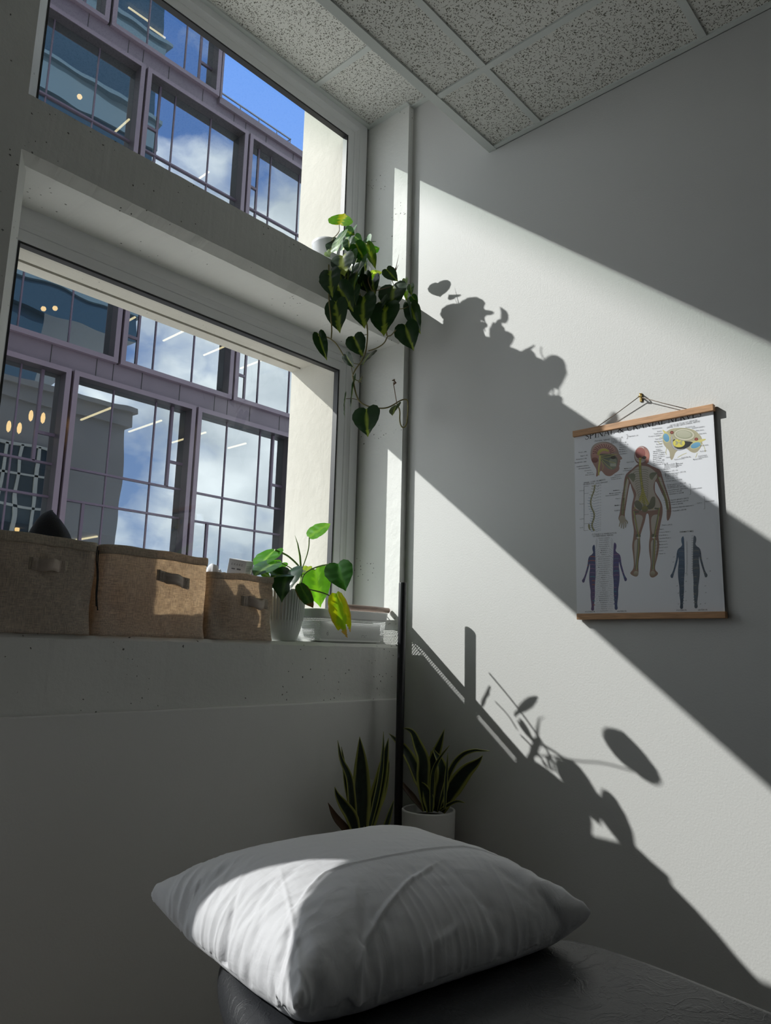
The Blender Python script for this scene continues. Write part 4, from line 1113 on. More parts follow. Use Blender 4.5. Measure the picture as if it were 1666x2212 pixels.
def text_mesh(txt, size, mat_, parent, O_, U_, V_, name='lettering', align='CENTER'):
    cu = bpy.data.curves.new('t', 'FONT'); cu.body = txt; cu.size = size; cu.align_x = align; cu.resolution_u = 2
    ob = bpy.data.objects.new('t', cu); COL.objects.link(ob); me = ob.to_mesh()
    m = MB(); vs = [m.bm.verts.new(Vector(O_)+U_*v.co.x+V_*v.co.y) for v in me.vertices]
    for p_ in me.polygons:
        try: m.bm.faces.new([vs[i] for i in p_.vertices])
        except ValueError: pass
    ob.to_mesh_clear(); bpy.data.objects.remove(ob); bpy.data.curves.remove(cu)
    return m.build(name, mat_, parent)
text_mesh('E X A R E', 0.0095, M['ink'], E_, fl+az_*0.80-ax*0.004, -ay.normalized(), az_.normalized())

# wire-mesh tray with a tablet box in it
def meshmat():
    m_ = bpy.data.materials.new('perforated_white'); m_.use_nodes = True
    t = m_.node_tree; t.nodes.clear(); Lk = t.links.new
    u = N(t, 'ShaderNodeUVMap'); v = N(t, 'ShaderNodeTexVoronoi'); v.inputs['Randomness'].default_value = 0.0; v.inputs['Scale'].default_value = 1.0
    # staggered rows: shear of the unit grid
    s_ = N(t, 'ShaderNodeSeparateXYZ'); Lk(u.outputs[0], s_.inputs[0])
    h_ = N(t, 'ShaderNodeMath', operation='MULTIPLY_ADD'); Lk(s_.outputs[1], h_.inputs[0]); h_.inputs[1].default_value = 0.5; Lk(s_.outputs[0], h_.inputs[2])
    c_ = N(t, 'ShaderNodeCombineXYZ'); Lk(h_.outputs[0], c_.inputs[0]); Lk(s_.outputs[1], c_.inputs[1]); Lk(c_.outputs[0], v.inputs['Vector'])
    l_ = N(t, 'ShaderNodeMath', operation='LESS_THAN'); l_.inputs[1].default_value = 0.36; Lk(v.outputs['Distance'], l_.inputs[0])
    p_ = N(t, 'ShaderNodeBsdfPrincipled'); p_.inputs['Base Color'].default_value = (0.74,0.75,0.74,1); p_.inputs['Roughness'].default_value = 0.45
    tr_ = N(t, 'ShaderNodeBsdfTransparent'); mx_ = N(t, 'ShaderNodeMixShader')
    Lk(l_.outputs[0], mx_.inputs[0]); Lk(p_.outputs[0], mx_.inputs[1]); Lk(tr_.outputs[0], mx_.inputs[2])
    o_ = N(t, 'ShaderNodeOutputMaterial'); Lk(mx_.outputs[0], o_.inputs[0]); return m_
M['perf'] = meshmat(); M['plastic'] = mat('white_plastic', (0.76,0.77,0.76), 0.4)
tx0, tx1, ty0, ty1, th_ = -0.444, -0.052, 0.022, 0.205, 0.118
TR = empty('perforated_tray', ((tx0+tx1)/2,(ty0+ty1)/2,ZT), label='low white perforated tray beside the fluted pot at the corner end of the sill', cat='tray')
def rrect(s, x0, x1, y0, y1, r):
    w, d = x1-x0, y1-y0
    segs = [w-2*r, PI*r/2, d-2*r, PI*r/2]*2; tot = sum(segs); q = (s%1.0)*tot; i = 0
    while q > segs[i] and i < 7: q -= segs[i]; i += 1
    if i == 0: return Vector((x0+r+q,y0,0)), q
    if i == 2: return Vector((x1,y0+r+q,0)), 0
    if i == 4: return Vector((x1-r-q,y1,0)), 0
    if i == 6: return Vector((x0,y1-r-q,0)), 0
    cx_, cy_, a0 = {1:(x1-r,y0+r,-PI/2),3:(x1-r,y1-r,0),5:(x0+r,y1-r,PI/2),7:(x0+r,y0+r,PI)}[i]
    return Vector((cx_+r*math.cos(a0+q/r), cy_+r*math.sin(a0+q/r),0)), 0
def tray_pt(u, v, z0_, z1_, inset_=0.0):
    z = z0_+(z1_-z0_)*v; k_ = 0.012*(1-(z-ZT)/th_)+inset_ + 0.02*max(0,1-(z-ZT)/0.022)**2
    p_, _ = rrect(u, tx0+k_, tx1-k_, ty0+k_, ty1-k_, 0.035)
    return Vector((p_.x,p_.y,z))
m = MB(); NU = 160
g = m.grid(lambda u, v: tray_pt(u,v,ZT+0.004,ZT+0.086), NU, 14, closed_u=True)
uvl = m.bm.loops.layers.uv.new('UVMap')
per = 2*(tx1-tx0+ty1-ty0)-0.06
for f in m.bm.faces:
    f.smooth = True
    us = []
    for lp in f.loops:
        co = lp.vert.co
        for i in range(NU):
            pass
        us.append(lp)
idx = {}
for i, col_ in enumerate(g):
    for j, v_ in enumerate(col_): idx[v_] = (i, j)
for f in m.bm.faces:
    ii = [idx[l.vert][0] for l in f.loops]
    for lp in f.loops:
        i, j = idx[lp.vert]
        if max(ii)-min(ii) > 2 and i == 0: i = NU
        lp[uvl].uv = (round(per/0.0056)*i/NU, j/14*0.082/0.0052)
m.build('perforated_wall', M['perf'], TR)
m = MB(); m.grid(lambda u, v: tray_pt(u,v,ZT+0.086,ZT+th_), NU, 5, closed_u=True)
solid(m.build('rim_band', M['plastic'], TR), 0.004)
m = MB(); m.box((tx0+0.05,ty0+0.05,ZT+0.001),(tx1-0.05,ty1-0.05,ZT+0.004)); m.grid(lambda u, v: tray_pt(u,v,ZT+0.0,ZT+0.006), NU, 2, closed_u=True); m.build('tray_floor', M['plastic'], TR)
TB = empty('tablet_box', (-0.25,0.115,ZT+0.006), label='flat white tablet carton with small grey marks seen through the holes of the tray', cat='box')
m = MB(); m.box((-0.410,0.0375,ZT+0.006),(-0.095,0.178,ZT+0.076), bev=0.001); m.build('card_box', M['plastic'], TB)
text_mesh('iPad', 0.017, M['ink'], TB, Vector((-0.185,0.0368,ZT+0.022)), Vector((1,0,0)), Vector((0,0,1)))
m = MB(); lo = Vector((-0.372,0.0368,ZT+0.032))
body_ = smooth_pts([(-0.5,0.1),(-0.42,0.42),(-0.15,0.46),(0.0,0.38),(0.16,0.46),(0.38,0.40),(0.28,0.22),(0.28,0.05),(0.44,-0.12),(0.30,-0.42),(0.12,-0.50),(0.0,-0.44),(-0.14,-0.50),(-0.34,-0.38),(-0.48,-0.12)],2)
m.bm.faces.new([m.bm.verts.new(lo+Vector((x*0.013,0,y*0.016))) for x,y in body_])
m.bm.faces.new([m.bm.verts.new(lo+Vector((x*0.013,0,y*0.016))) for x,y in ((0.0,0.50),(0.04,0.68),(0.20,0.80),(0.18,0.62))])
m.build('fruit_mark', M['ink'], TB)
# wooden roller lying on the tray rim
M['walnut'] = mat('walnut_rod', (0.30,0.205,0.165), 0.5, var=0.3, vscale=25, aniso_stretch=(0.5,9,9))
zr = ZT+th_+0.013
RD = empty('massage_roller', (-0.18,0.05,zr-0.010), label='brown wooden massage rod lying across the rim of the perforated tray', cat='rod')
m = MB(); m.tube([(-0.352,0.052,zr),(-0.35,0.052,zr),(-0.12,0.050,zr+0.001),(-0.040,0.048,zr)], [0.0105,0.0115,0.0112,0.0105], n=24); m.build('rod', M['walnut'], RD)
m = MB(); m.tube([(-0.3532,0.052,zr),(-0.3505,0.052,zr)], 0.0045, n=16); m.build('end_hole', M['gasket'], RD)
m = MB(); m.tube([(-0.2,0.1,zr-0.0105),(-0.036,0.075,zr-0.0105)], 0.002, n=8); m.build('white_pin', M['plastic'], RD)

# ================================================================ floor pole
M['pole'] = mat('black_painted_steel', (0.012,0.012,0.016), 0.35)
LP = empty('floor_pole', (-0.144,-0.116,FLOOR), label='tall slim black tube standing on the floor in front of the room corner', cat='pole')
m = MB(); R0 = 0.0145
m.lathe([(R0,0.012),(R0,1.442),(R0-0.001,1.445),(R0-0.0025,1.445),(R0-0.003,1.40)], c=(-0.144,-0.116,FLOOR), n=32); m.build('tube', M['pole'], LP)
m = MB(); m.lathe([(0.09,0.0),(0.092,0.004),(0.09,0.012),(0.02,0.014)], c=(-0.144,-0.116,FLOOR), n=48); m.build('foot_plate', M['pole'], LP)
# ================================================================ plants
def leafmat(name, rough=0.35, tw=0.4, tsat=(1.5,1.9,0.5), spec=0.5):
    m_ = bpy.data.materials.new(name); m_.use_nodes = True
    t = m_.node_tree; t.nodes.clear(); Lk = t.links.new
    a_ = N(t, 'ShaderNodeVertexColor'); a_.layer_name = 'Col'
    p_ = N(t, 'ShaderNodeBsdfPrincipled'); p_.inputs['Roughness'].default_value = rough; p_.inputs['Specular IOR Level'].default_value = spec
    tr_ = N(t, 'ShaderNodeBsdfTranslucent'); mu = N(t, 'ShaderNodeMix', data_type='RGBA', blend_type='MULTIPLY'); mu.inputs[0].default_value = 1.0
    mu.clamp_result = False
    Lk(a_.outputs[0], mu.inputs[6]); mu.inputs[7].default_value = (*tsat, 1)
    Lk(a_.outputs[0], p_.inputs['Base Color']); Lk(mu.outputs[2], tr_.inputs[0])
    mx_ = N(t, 'ShaderNodeMixShader'); mx_.inputs[0].default_value = tw
    Lk(p_.outputs[0], mx_.inputs[1]); Lk(tr_.outputs[0], mx_.inputs[2])
    o_ = N(t, 'ShaderNodeOutputMaterial'); Lk(mx_.outputs[0], o_.inputs[0]); return m_
M['leaf'] = leafmat('glossy_leaf', 0.33, 0.22)
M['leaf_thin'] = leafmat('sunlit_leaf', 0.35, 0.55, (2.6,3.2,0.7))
M['stem'] = mat('vine_stem', (0.22,0.19,0.07), 0.5)
M['stem_brown'] = mat('brown_stem', (0.17,0.10,0.05), 0.6)
M['stem_green'] = mat('green_stem', (0.16,0.26,0.04), 0.45)
M['soil'] = mat('potting_soil', (0.03,0.022,0.016), 0.95, bump=1.0, bscale=90, bdist=0.004)
HEART = [(0,0.0),(0.10,-0.085),(0.26,-0.12),(0.41,-0.05),(0.50,0.12),(0.50,0.30),(0.42,0.50),(0.30,0.68),(0.16,0.83),(0.06,0.93),(0,1.03)]
OVAL = [(0,0.0),(0.14,-0.04),(0.32,0.02),(0.44,0.16),(0.49,0.34),(0.47,0.54),(0.36,0.74),(0.20,0.89),(0.07,0.98),(0,1.03)]
DG, YG2, PG = (0.012,0.034,0.013), (0.20,0.24,0.035), (0.26,0.36,0.19)
def leaf(parent, b, t, w, outline=HEART, roll=0.0, fold=0.16, droop=0.10, pat=0.2, c0=DG, c1=YG2, seed=0.0, matn='leaf', y0=-0.07, y1=None, edge=None, curlx=0.0, splitf=None, n_dir=None):
    """b, t = pixels of leaf base and tip, w = width seen (px); the leaf stands at depths y0..y1"""
    y1 = y0-0.012 if y1 is None else y1
    Bp, Tp = at(b[0],b[1],1,y0), at(t[0],t[1],1,y1)
    D = Tp-Bp; L_ = D.length
    vw = (CAM-Bp).normalized()
    view = (vw*0.6+Vector((-1,0.25,0.3)).normalized()*0.45) if n_dir is None else Vector(n_dir)
    nrm = (view - D.normalized()*view.dot(D.normalized())).normalized()
    nrm = Matrix.Rotation(roll, 3, D.normalized()) @ nrm
    Sd = D.normalized().cross(nrm)
    dist = (Bp-CAM).dot(_F)
    wid = w/FPX*dist/max(0.40, abs(nrm.dot((vw-D.normalized()*vw.dot(D.normalized())).normalized())))
    D1 = D/1.03
    m = MB(); cl = m.bm.loops.layers.float_color.new('Col')
    NT = 5
    ol = []
    for i in range(len(outline)-1):
        for k in range(3):
            f_ = k/3; a_, c_ = outline[i], outline[i+1]
            ol.append((a_[0]*(1-f_)+c_[0]*f_, a_[1]*(1-f_)+c_[1]*f_))
    ol.append(outline[-1])
    n = len(ol); info = {}
    for side in (-1, 1):
        prev = None
        for i, (ox, oy) in enumerate(ol):
            my = 1.03*i/(n-1)*0.92 + 0.08*max(0, oy)
            my = max(0.0, my if oy > 0.2 else my)
            row = []
            for j in range(NT+1):
                f_ = j/NT
                wav = 1+0.05*noise.noise(Vector((oy*5+seed, side*2.0, seed)))
                x = side*ox*f_*wav; y = my*(1-f_)+oy*f_
                z = fold*abs(x) - 0.55*fold*x*x*2 - droop*(y-0.35)**2 + 0.018*noise.noise(Vector((x*4+seed, y*5, 3.3)))
                z += curlx*x*abs(x)*2 + 0.012*math.sin(y*26)*min(1,abs(x)*5)*(0.5)
                v = m.bm.verts.new(Bp + D1*y + Sd*(x*wid) + nrm*(z*L_))
                info[v] = (x, y)
                row.append(v)
            if prev:
                for j in range(NT):
                    q = (prev[j], prev[j+1], row[j+1], row[j])
                    if side < 0: q = tuple(reversed(q))
                    try: f = m.bm.faces.new(q)
                    except ValueError: continue
                    f.smooth = True
            prev = row
    bmesh.ops.remove_doubles(m.bm, verts=m.bm.verts, dist=1e-6)
    for f in m.bm.faces:
        for lp in f.loops:
            x, y = info.get(lp.vert, (0,0.5))
            band = (pat*0.62 if pat < 1 else pat)*(0.55+0.9*noise.noise(Vector((y*6+seed*3, (1 if x>0 else -1)*1.7, seed)))+0.5*y)
            k_ = 1.0 if abs(x) < band*0.5 else 0.0
            if pat >= 1: k_ = 0.5+0.5*noise.noise(Vector((x*9+seed,y*9,seed)))
            vein = 0.25 if abs(x) < 0.012 else 0.0
            cc = [c0[q]*(1-k_)+c1[q]*k_ for q in range(3)]
            cc = [q*(1+0.25*noise.noise(Vector((x*8,y*8,seed+4))))+vein*0.15*p for q, p in zip(cc, (0.8,1,0.3))]
            if edge and (y > 0.80 or abs(x) > 0.43): cc = list(edge)
            lp[cl] = (*cc, 1)
    if splitf:
        for f in [f for f in m.bm.faces if splitf(*info.get(f.verts[0], (0,0)))]: m.bm.faces.remove(f)
    return m.build('leaf', M[matn], parent)
def vine(parent, pts, r, y, mt='stem', name='stem', y2=None):
    P_2 = []
    n = len(pts)
    for i, q in enumerate(pts):
        yy = y if y2 is None else y+(y2-y)*i/(n-1)
        P_2.append(at(q[0], q[1], 1, yy))
    pp = [(p_.x,p_.y,p_.z) for p_ in P_2]
    # smooth in three dimensions
    for _ in range(2):
        q = [pp[0]]
        for i in range(len(pp)-1):
            a_, b_ = pp[i], pp[i+1]
            q += [tuple(a_[k]*.75+b_[k]*.25 for k in range(3)), tuple(a_[k]*.25+b_[k]*.75 for k in range(3))]
        q.append(pp[-1]); pp = q
    m = MB(); m.tube(pp, r, n=8)
    return m.build(name, M[mt], parent)
# ---- trailing heartleaf plant on the upper sill
Z4 = lambda x, y: (640+x/4.2533, 440+y/4.2533)
pp_ = at(694,535,1,0.07)
HP = empty('trailing_philodendron', (-0.42,0.085,ZU+0.001), label='trailing heart-leaved plant in a white pot spilling off the beam below the upper window', cat='plant')
M['pot_white'] = mat('white_pot', (0.70,0.71,0.74), 0.35)
pc_ = (-0.412,0.085,ZU+0.001)
m = MB(); m.lathe([(0.044,0.0),(0.047,0.004),(0.055,0.10),(0.058,0.104),(0.059,0.116),(0.055,0.116),(0.0535,0.100)], c=pc_, n=48); m.build('pot', M['pot_white'], HP)
m = MB(); m.lathe([(0.0545,0.099),(0.03,0.104),(0.002,0.105)], c=pc_, n=32); m.build('soil', M['soil'], HP)
def lf(b, t, w, **k):
    return leaf(HP, Z4(*b), Z4(*t), w/4.2533*1.15, **k)
SUNW = (-1.0,0.35,0.5)
LF = [
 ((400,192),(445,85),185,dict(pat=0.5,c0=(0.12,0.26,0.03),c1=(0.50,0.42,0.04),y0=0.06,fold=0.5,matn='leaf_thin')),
 ((375,318),(300,468),112,dict(y0=0.02,pat=0.25)), ((405,300),(360,458),95,dict(y0=-0.02,c0=(0.10,0.17,0.07),c1=PG,pat=0.6,roll=0.5)),
 ((452,240),(540,292),95,dict(y0=0.07,c0=(0.03,0.09,0.035),pat=0.3,roll=0.7)), ((480,330),(500,462),100,dict(y0=0.05,c0=(0.02,0.06,0.02),pat=0.1)),
 ((540,300),(610,360),80,dict(y0=0.10,c0=(0.05,0.12,0.05),c1=PG,pat=0.2,roll=0.5)),
 ((545,372),(645,545),130,dict(y0=-0.045,pat=0.22,c0=(0.02,0.08,0.015))), ((640,345),(560,372),80,dict(y0=0.04,c0=(0.08,0.15,0.08),c1=PG,pat=0.4)),
 ((650,372),(735,605),95,dict(y0=-0.03,roll=-0.7,c0=(0.05,0.11,0.02),pat=0.5)), ((700,425),(768,402),66,dict(y0=-0.0,c0=(0.06,0.20,0.02),pat=0.1,matn='leaf_thin')),
 ((425,478),(440,665),192,dict(y0=-0.13,pat=0.55)), ((500,455),(500,612),120,dict(y0=-0.055,c0=(0.03,0.075,0.05),pat=0.1,roll=0.3)),
 ((585,542),(518,785),110,dict(y0=-0.05,c0=(0.06,0.12,0.08),pat=0.15,roll=0.6)), ((308,620),(330,860),175,dict(y0=-0.14,pat=0.26)),
 ((382,752),(525,998),200,dict(y0=-0.075,pat=0.22)), ((365,902),(398,1188),190,dict(y0=-0.085,pat=0.30)),
 ((612,855),(622,1145),222,dict(y0=-0.09,pat=0.28)), ((820,930),(800,1212),235,dict(y0=-0.085,pat=0.28)),
 ((888,752),(885,988),228,dict(y0=-0.07,pat=0.24)), ((832,602),(935,720),105,dict(y0=-0.05,roll=0.6,pat=0.15)),
 ((640,650),(692,810),90,dict(y0=-0.04,roll=0.6,pat=0.1)), ((560,700),(565,820),80,dict(y0=-0.03,roll=0.3,pat=0.1)), ((600,680),(650,815),100,dict(y0=-0.025,roll=0.3,pat=0.1)),
 ((1050,928),(1135,1200),135,dict(y0=-0.10,pat=0.10,c0=(0.03,0.055,0.035),droop=0.25)), ((1015,905),(1060,1080),70,dict(y0=-0.08,roll=0.8,pat=0.05,c0=(0.05,0.08,0.06))),
 ((1000,1112),(1078,1352),200,dict(y0=-0.10,pat=0.13)), ((1062,850),(1122,925),70,dict(y0=-0.09,c0=(0.03,0.08,0.03))), ((1050,745),(1060,845),60,dict(y0=-0.09,c0=(0.06,0.10,0.05))),
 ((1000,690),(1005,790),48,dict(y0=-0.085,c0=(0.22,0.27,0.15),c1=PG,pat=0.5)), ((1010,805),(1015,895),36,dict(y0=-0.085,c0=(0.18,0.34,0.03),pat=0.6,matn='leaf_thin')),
 ((205,1195),(282,1443),112,dict(y0=-0.08,roll=-0.2,pat=0.14)), ((530,1222),(612,1405),165,dict(y0=-0.08,pat=0.16)),
 ((455,1385),(532,1513),80,dict(y0=-0.075,roll=0.4,pat=0.06)), ((682,1372),(605,1475),74,dict(y0=-0.07,roll=0.3,pat=0.1,c0=(0.02,0.03,0.012))),
 ((455,1760),(436,1972),34,dict(y0=-0.06,roll=1.1,pat=0.1)), ((540,1600),(488,1908),38,dict(y0=-0.06,roll=1.1,pat=0.1)),
 ((645,1888),(655,2142),222,dict(y0=-0.085,pat=0.12)), ((920,1850),(880,1946),62,dict(y0=-0.07,roll=0.4,pat=0.1,c0=(0.03,0.045,0.012))),
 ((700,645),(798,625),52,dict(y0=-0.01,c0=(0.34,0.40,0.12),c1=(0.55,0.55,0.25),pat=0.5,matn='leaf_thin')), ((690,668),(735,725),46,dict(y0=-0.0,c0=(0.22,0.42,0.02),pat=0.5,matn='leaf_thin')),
 ((350,350),(330,470),120,dict(y0=0.10,n_dir=SUNW,c0=(0.03,0.09,0.03))), ((470,300),(430,420),130,dict(y0=0.12,n_dir=SUNW,c0=(0.05,0.13,0.05))),
 ((560,420),(540,540),130,dict(y0=0.08,n_dir=SUNW,c0=(0.03,0.08,0.03))), ((600,480),(640,620),120,dict(y0=0.04,n_dir=SUNW)), ((480,560),(470,700),130,dict(y0=-0.02,n_dir=SUNW)),
 ((560,620),(600,760),130,dict(y0=-0.03,n_dir=SUNW)), ((700,700),(720,860),130,dict(y0=-0.04,n_dir=SUNW)), ((400,620),(420,760),130,dict(y0=-0.02,n_dir=SUNW)), ((420,520),(400,640),130,dict(y0=0.02,n_dir=SUNW)),
 ((770,900),(760,1040),120,dict(y0=-0.05,n_dir=SUNW)), ((520,800),(540,960),130,dict(y0=-0.05,n_dir=SUNW)), ((640,330),(650,450),100,dict(y0=0.10,n_dir=SUNW,c0=(0.05,0.13,0.04))),
 ((600,1610),(560,1645),22,dict(y0=-0.06,roll=0.9,c0=(0.08,0.07,0.02))), ((280,440),(312,492),60,dict(y0=-0.0,c0=(0.25,0.32,0.16),c1=PG,pat=0.5)),
]
for i, (b, t, w, k) in enumerate(LF):
    k.setdefault('seed', i*1.37); lf(b, t, w, **k)
def V4(pts, r, y, **k): return vine(HP, [Z4(*q) for q in pts], r, y, **k)
V4([(395,195),(400,250),(370,290),(345,310),(330,340)],0.0016,-0.01)
V4([(440,470),(448,640),(450,700)],0.0022,-0.05); V4([(300,560),(302,700),(298,880),(330,1130),(322,1240)],0.0025,-0.075)
V4([(205,1212),(265,1218),(322,1245),(375,1290),(435,1395)],0.0022,-0.08)
V4([(560,760),(610,900),(640,1060),(655,1140),(656,1230),(640,1370),(600,1450),(545,1520),(520,1575)],0.0028,-0.075)
V4([(585,1202),(625,1208),(655,1200)],0.0014,-0.078); V4([(915,1160),(870,1215),(838,1215),(815,1280),(740,1330),(665,1352)],0.0024,-0.085)
V4([(825,1160),(835,1215)],0.0030,-0.085); V4([(700,640),(650,690),(690,790),(710,808),(820,775),(885,760)],0.0018,-0.06,mt='stem_brown')
V4([(520,1575),(530,1660),(552,1760),(580,1820),(650,1860),(740,1880),(830,1880),(900,1845),(960,1805),(1010,1795),(1030,1815),(1025,1950),(1018,2020),(990,2065),(960,2040),(950,1980),(955,1900),(925,1840)],0.0028,-0.07,y2=-0.055)
V4([(925,1840),(912,1760),(900,1690),(893,1640)],0.0016,-0.055,mt='stem_brown'); V4([(460,1792),(520,1790),(565,1800)],0.0012,-0.06,mt='stem_brown')
V4([(520,1590),(545,1620),(600,1640)],0.0016,-0.06); V4([(520,1575),(500,1460),(560,1475),(610,1472)],0.0014,-0.07)
V4([(930,968),(1000,962),(1050,930)],0.0018,-0.09); V4([(880,700),(895,745)],0.0015,-0.06); V4([(700,540),(720,480),(705,440)],0.0015,-0.02)
m = MB()
for (a_, b_) in (((905,640),(945,465)),((912,620),(940,560)),((900,610),(925,570))):
    m.tube([at(*Z4(*a_),1,-0.05), at(*Z4(*b_),1,-0.05)], [0.0022,0.0003], n=5)
m.build('dry_sheath', M['stem_brown'], HP); m = MB()
m.tube([at(*Z4(880,1625),1,-0.055), at(*Z4(900,1620),1,-0.055), at(*Z4(912,1645),1,-0.055), at(*Z4(893,1668),1,-0.055)], [0.001,0.005,0.005,0.001], n=6)
m.build('dry_sheath', M['stem_brown'], HP)
# second small pot behind the leaves
m = MB(); pb = (-0.235,0.075,ZU+0.001)
m.lathe([(0.036,0),(0.038,0.003),(0.047,0.082),(0.045,0.085),(0.042,0.080)], c=pb, n=40)
m.build('small_pot', M['pot_white'], loc=pb, label='small white pot half hidden behind the trailing leaves at the beam end', cat='pot')

# ---- big-leaved plant in the fluted pot
ZB2 = lambda x, y: (420+x/3.471, 1100+y/3.471)
pf = (-0.528,0.105,ZT)
FP = empty('potted_philodendron', pf, label='leafy green philodendron in a fluted white pot on the lower sill', cat='plant')
m = MB()
def flute(r, z, t): return r*(1+0.022*math.cos(t*44)) if 0.072 < z < 0.170 else r
m.lathe([(0.050,0.0),(0.053,0.004),(0.062,0.034),(0.0635,0.036),(0.070,0.071),(0.0705,0.0725),(0.0715,0.080),(0.078,0.168),(0.079,0.172),(0.079,0.178),(0.075,0.178),(0.074,0.160)], c=pf, n=352, rfun=flute)
m.build('pot', mat('frosted_white_pot', (0.66,0.69,0.68), 0.35), FP)
m = MB(); m.lathe([(0.0745,0.158),(0.03,0.163),(0.002,0.164)], c=pf, n=32); m.build('soil', M['soil'], FP)
def l2(b, t, w, **k): return leaf(FP, ZB2(*b), ZB2(*t), w/3.471*1.05, **k)
G1, G2 = (0.05,0.20,0.015), (0.16,0.34,0.03)
L2 = [
 ((862,208),(1018,100),112,dict(y0=-0.085,y1=-0.13,c0=(0.10,0.28,0.02),c1=G2,pat=0.5,matn='leaf_thin',outline=OVAL,n_dir=(-1,0.2,0.6))),
 ((1075,412),(1132,618),205,dict(y0=-0.01,c0=(0.015,0.075,0.008),c1=(0.03,0.13,0.02),pat=0.3,fold=0.25,n_dir=(-1,-0.1,0.4))),
 ((905,455),(942,742),222,dict(y0=0.13,y1=0.13,c0=(0.09,0.24,0.02),c1=G2,pat=0.4,matn='leaf_thin')),
 ((712,448),(640,678),205,dict(y0=0.01,y1=-0.02,c0=(0.022,0.055,0.03),c1=(0.06,0.12,0.07),pat=0.2,droop=0.3,fold=0.3)),
 ((700,470),(590,505),110,dict(y0=0.03,c0=(0.03,0.07,0.04),pat=0.1,roll=0.4)),
 ((606,300),(468,445),120,dict(y0=0.12,c0=(0.06,0.19,0.015),c1=(0.22,0.36,0.08),pat=0.3,roll=0.4,matn='leaf_thin',outline=OVAL)),
 ((612,392),(445,495),105,dict(y0=0.07,c0=(0.07,0.15,0.07),c1=(0.20,0.32,0.12),pat=0.3,outline=OVAL,roll=0.3)),
 ((655,400),(550,475),92,dict(y0=0.10,c0=(0.10,0.26,0.02),c1=G2,pat=0.5,matn='leaf_thin')),
 ((510,475),(575,512),48,dict(y0=0.06,c0=(0.12,0.24,0.04),c1=PG,pat=0.5)),
 ((790,560),(888,745),102,dict(y0=0.0,c0=(0.03,0.09,0.02),c1=(0.06,0.14,0.03),pat=0.3,edge=(0.20,0.08,0.03),outline=OVAL,roll=0.3)),
 ((1062,632),(1155,975),150,dict(y0=-0.02,y1=-0.045,c0=(0.26,0.24,0.015),c1=(0.14,0.20,0.02),pat=0.7,edge=(0.30,0.16,0.09),outline=OVAL,matn='leaf_thin',fold=0.35,splitf=lambda x, y: y > 0.86+0.13*math.sin(x*22))),
 ((850,430),(812,480),60,dict(y0=0.09,c0=(0.30,0.34,0.04),pat=0.4,matn='leaf_thin')),
 ((812,452),(720,468),50,dict(y0=0.02,c0=(0.62,0.60,0.52),c1=(0.70,0.66,0.58),pat=0.5)),
]
for i, (b, t, w, k) in enumerate(L2):
    k.setdefault('seed', 40+i*2.1); l2(b, t, w, **k)
def V2(pts, r, y, **k): return vine(FP, [ZB2(*q) for q in pts], r, y, **k)
V2([(862,212),(858,300),(830,390),(805,450),(795,560)],0.0019,-0.085,y2=0.09,mt='stem_green')
V2([(1080,412),(980,415),(880,445),(815,490),(800,560)],0.0026,0.05,mt='stem_green'); V2([(905,455),(850,440),(810,470)],0.002,0.11,mt='stem_green')
V2([(602,305),(690,340),(750,390),(795,440),(800,520)],0.0034,0.08,mt='stem_green'); V2([(612,392),(650,400),(740,450),(790,500)],0.002,0.07,mt='stem_green')
V2([(1060,675),(980,630),(880,605),(820,590),(800,560)],0.0026,0.0,y2=0.07,mt='stem_green')
V2([(790,560),(805,520),(800,470)],0.004,0.06,mt='stem_green')
m = MB(); m.tube([at(*ZB2(800,450),1,0.08), at(*ZB2(792,350),1,0.085), at(*ZB2(775,260),1,0.09), at(*ZB2(754,196),1,0.09)], [0.0035,0.0036,0.0022,0.0003], n=8); m.build('new_shoot', M['stem_green'], FP)

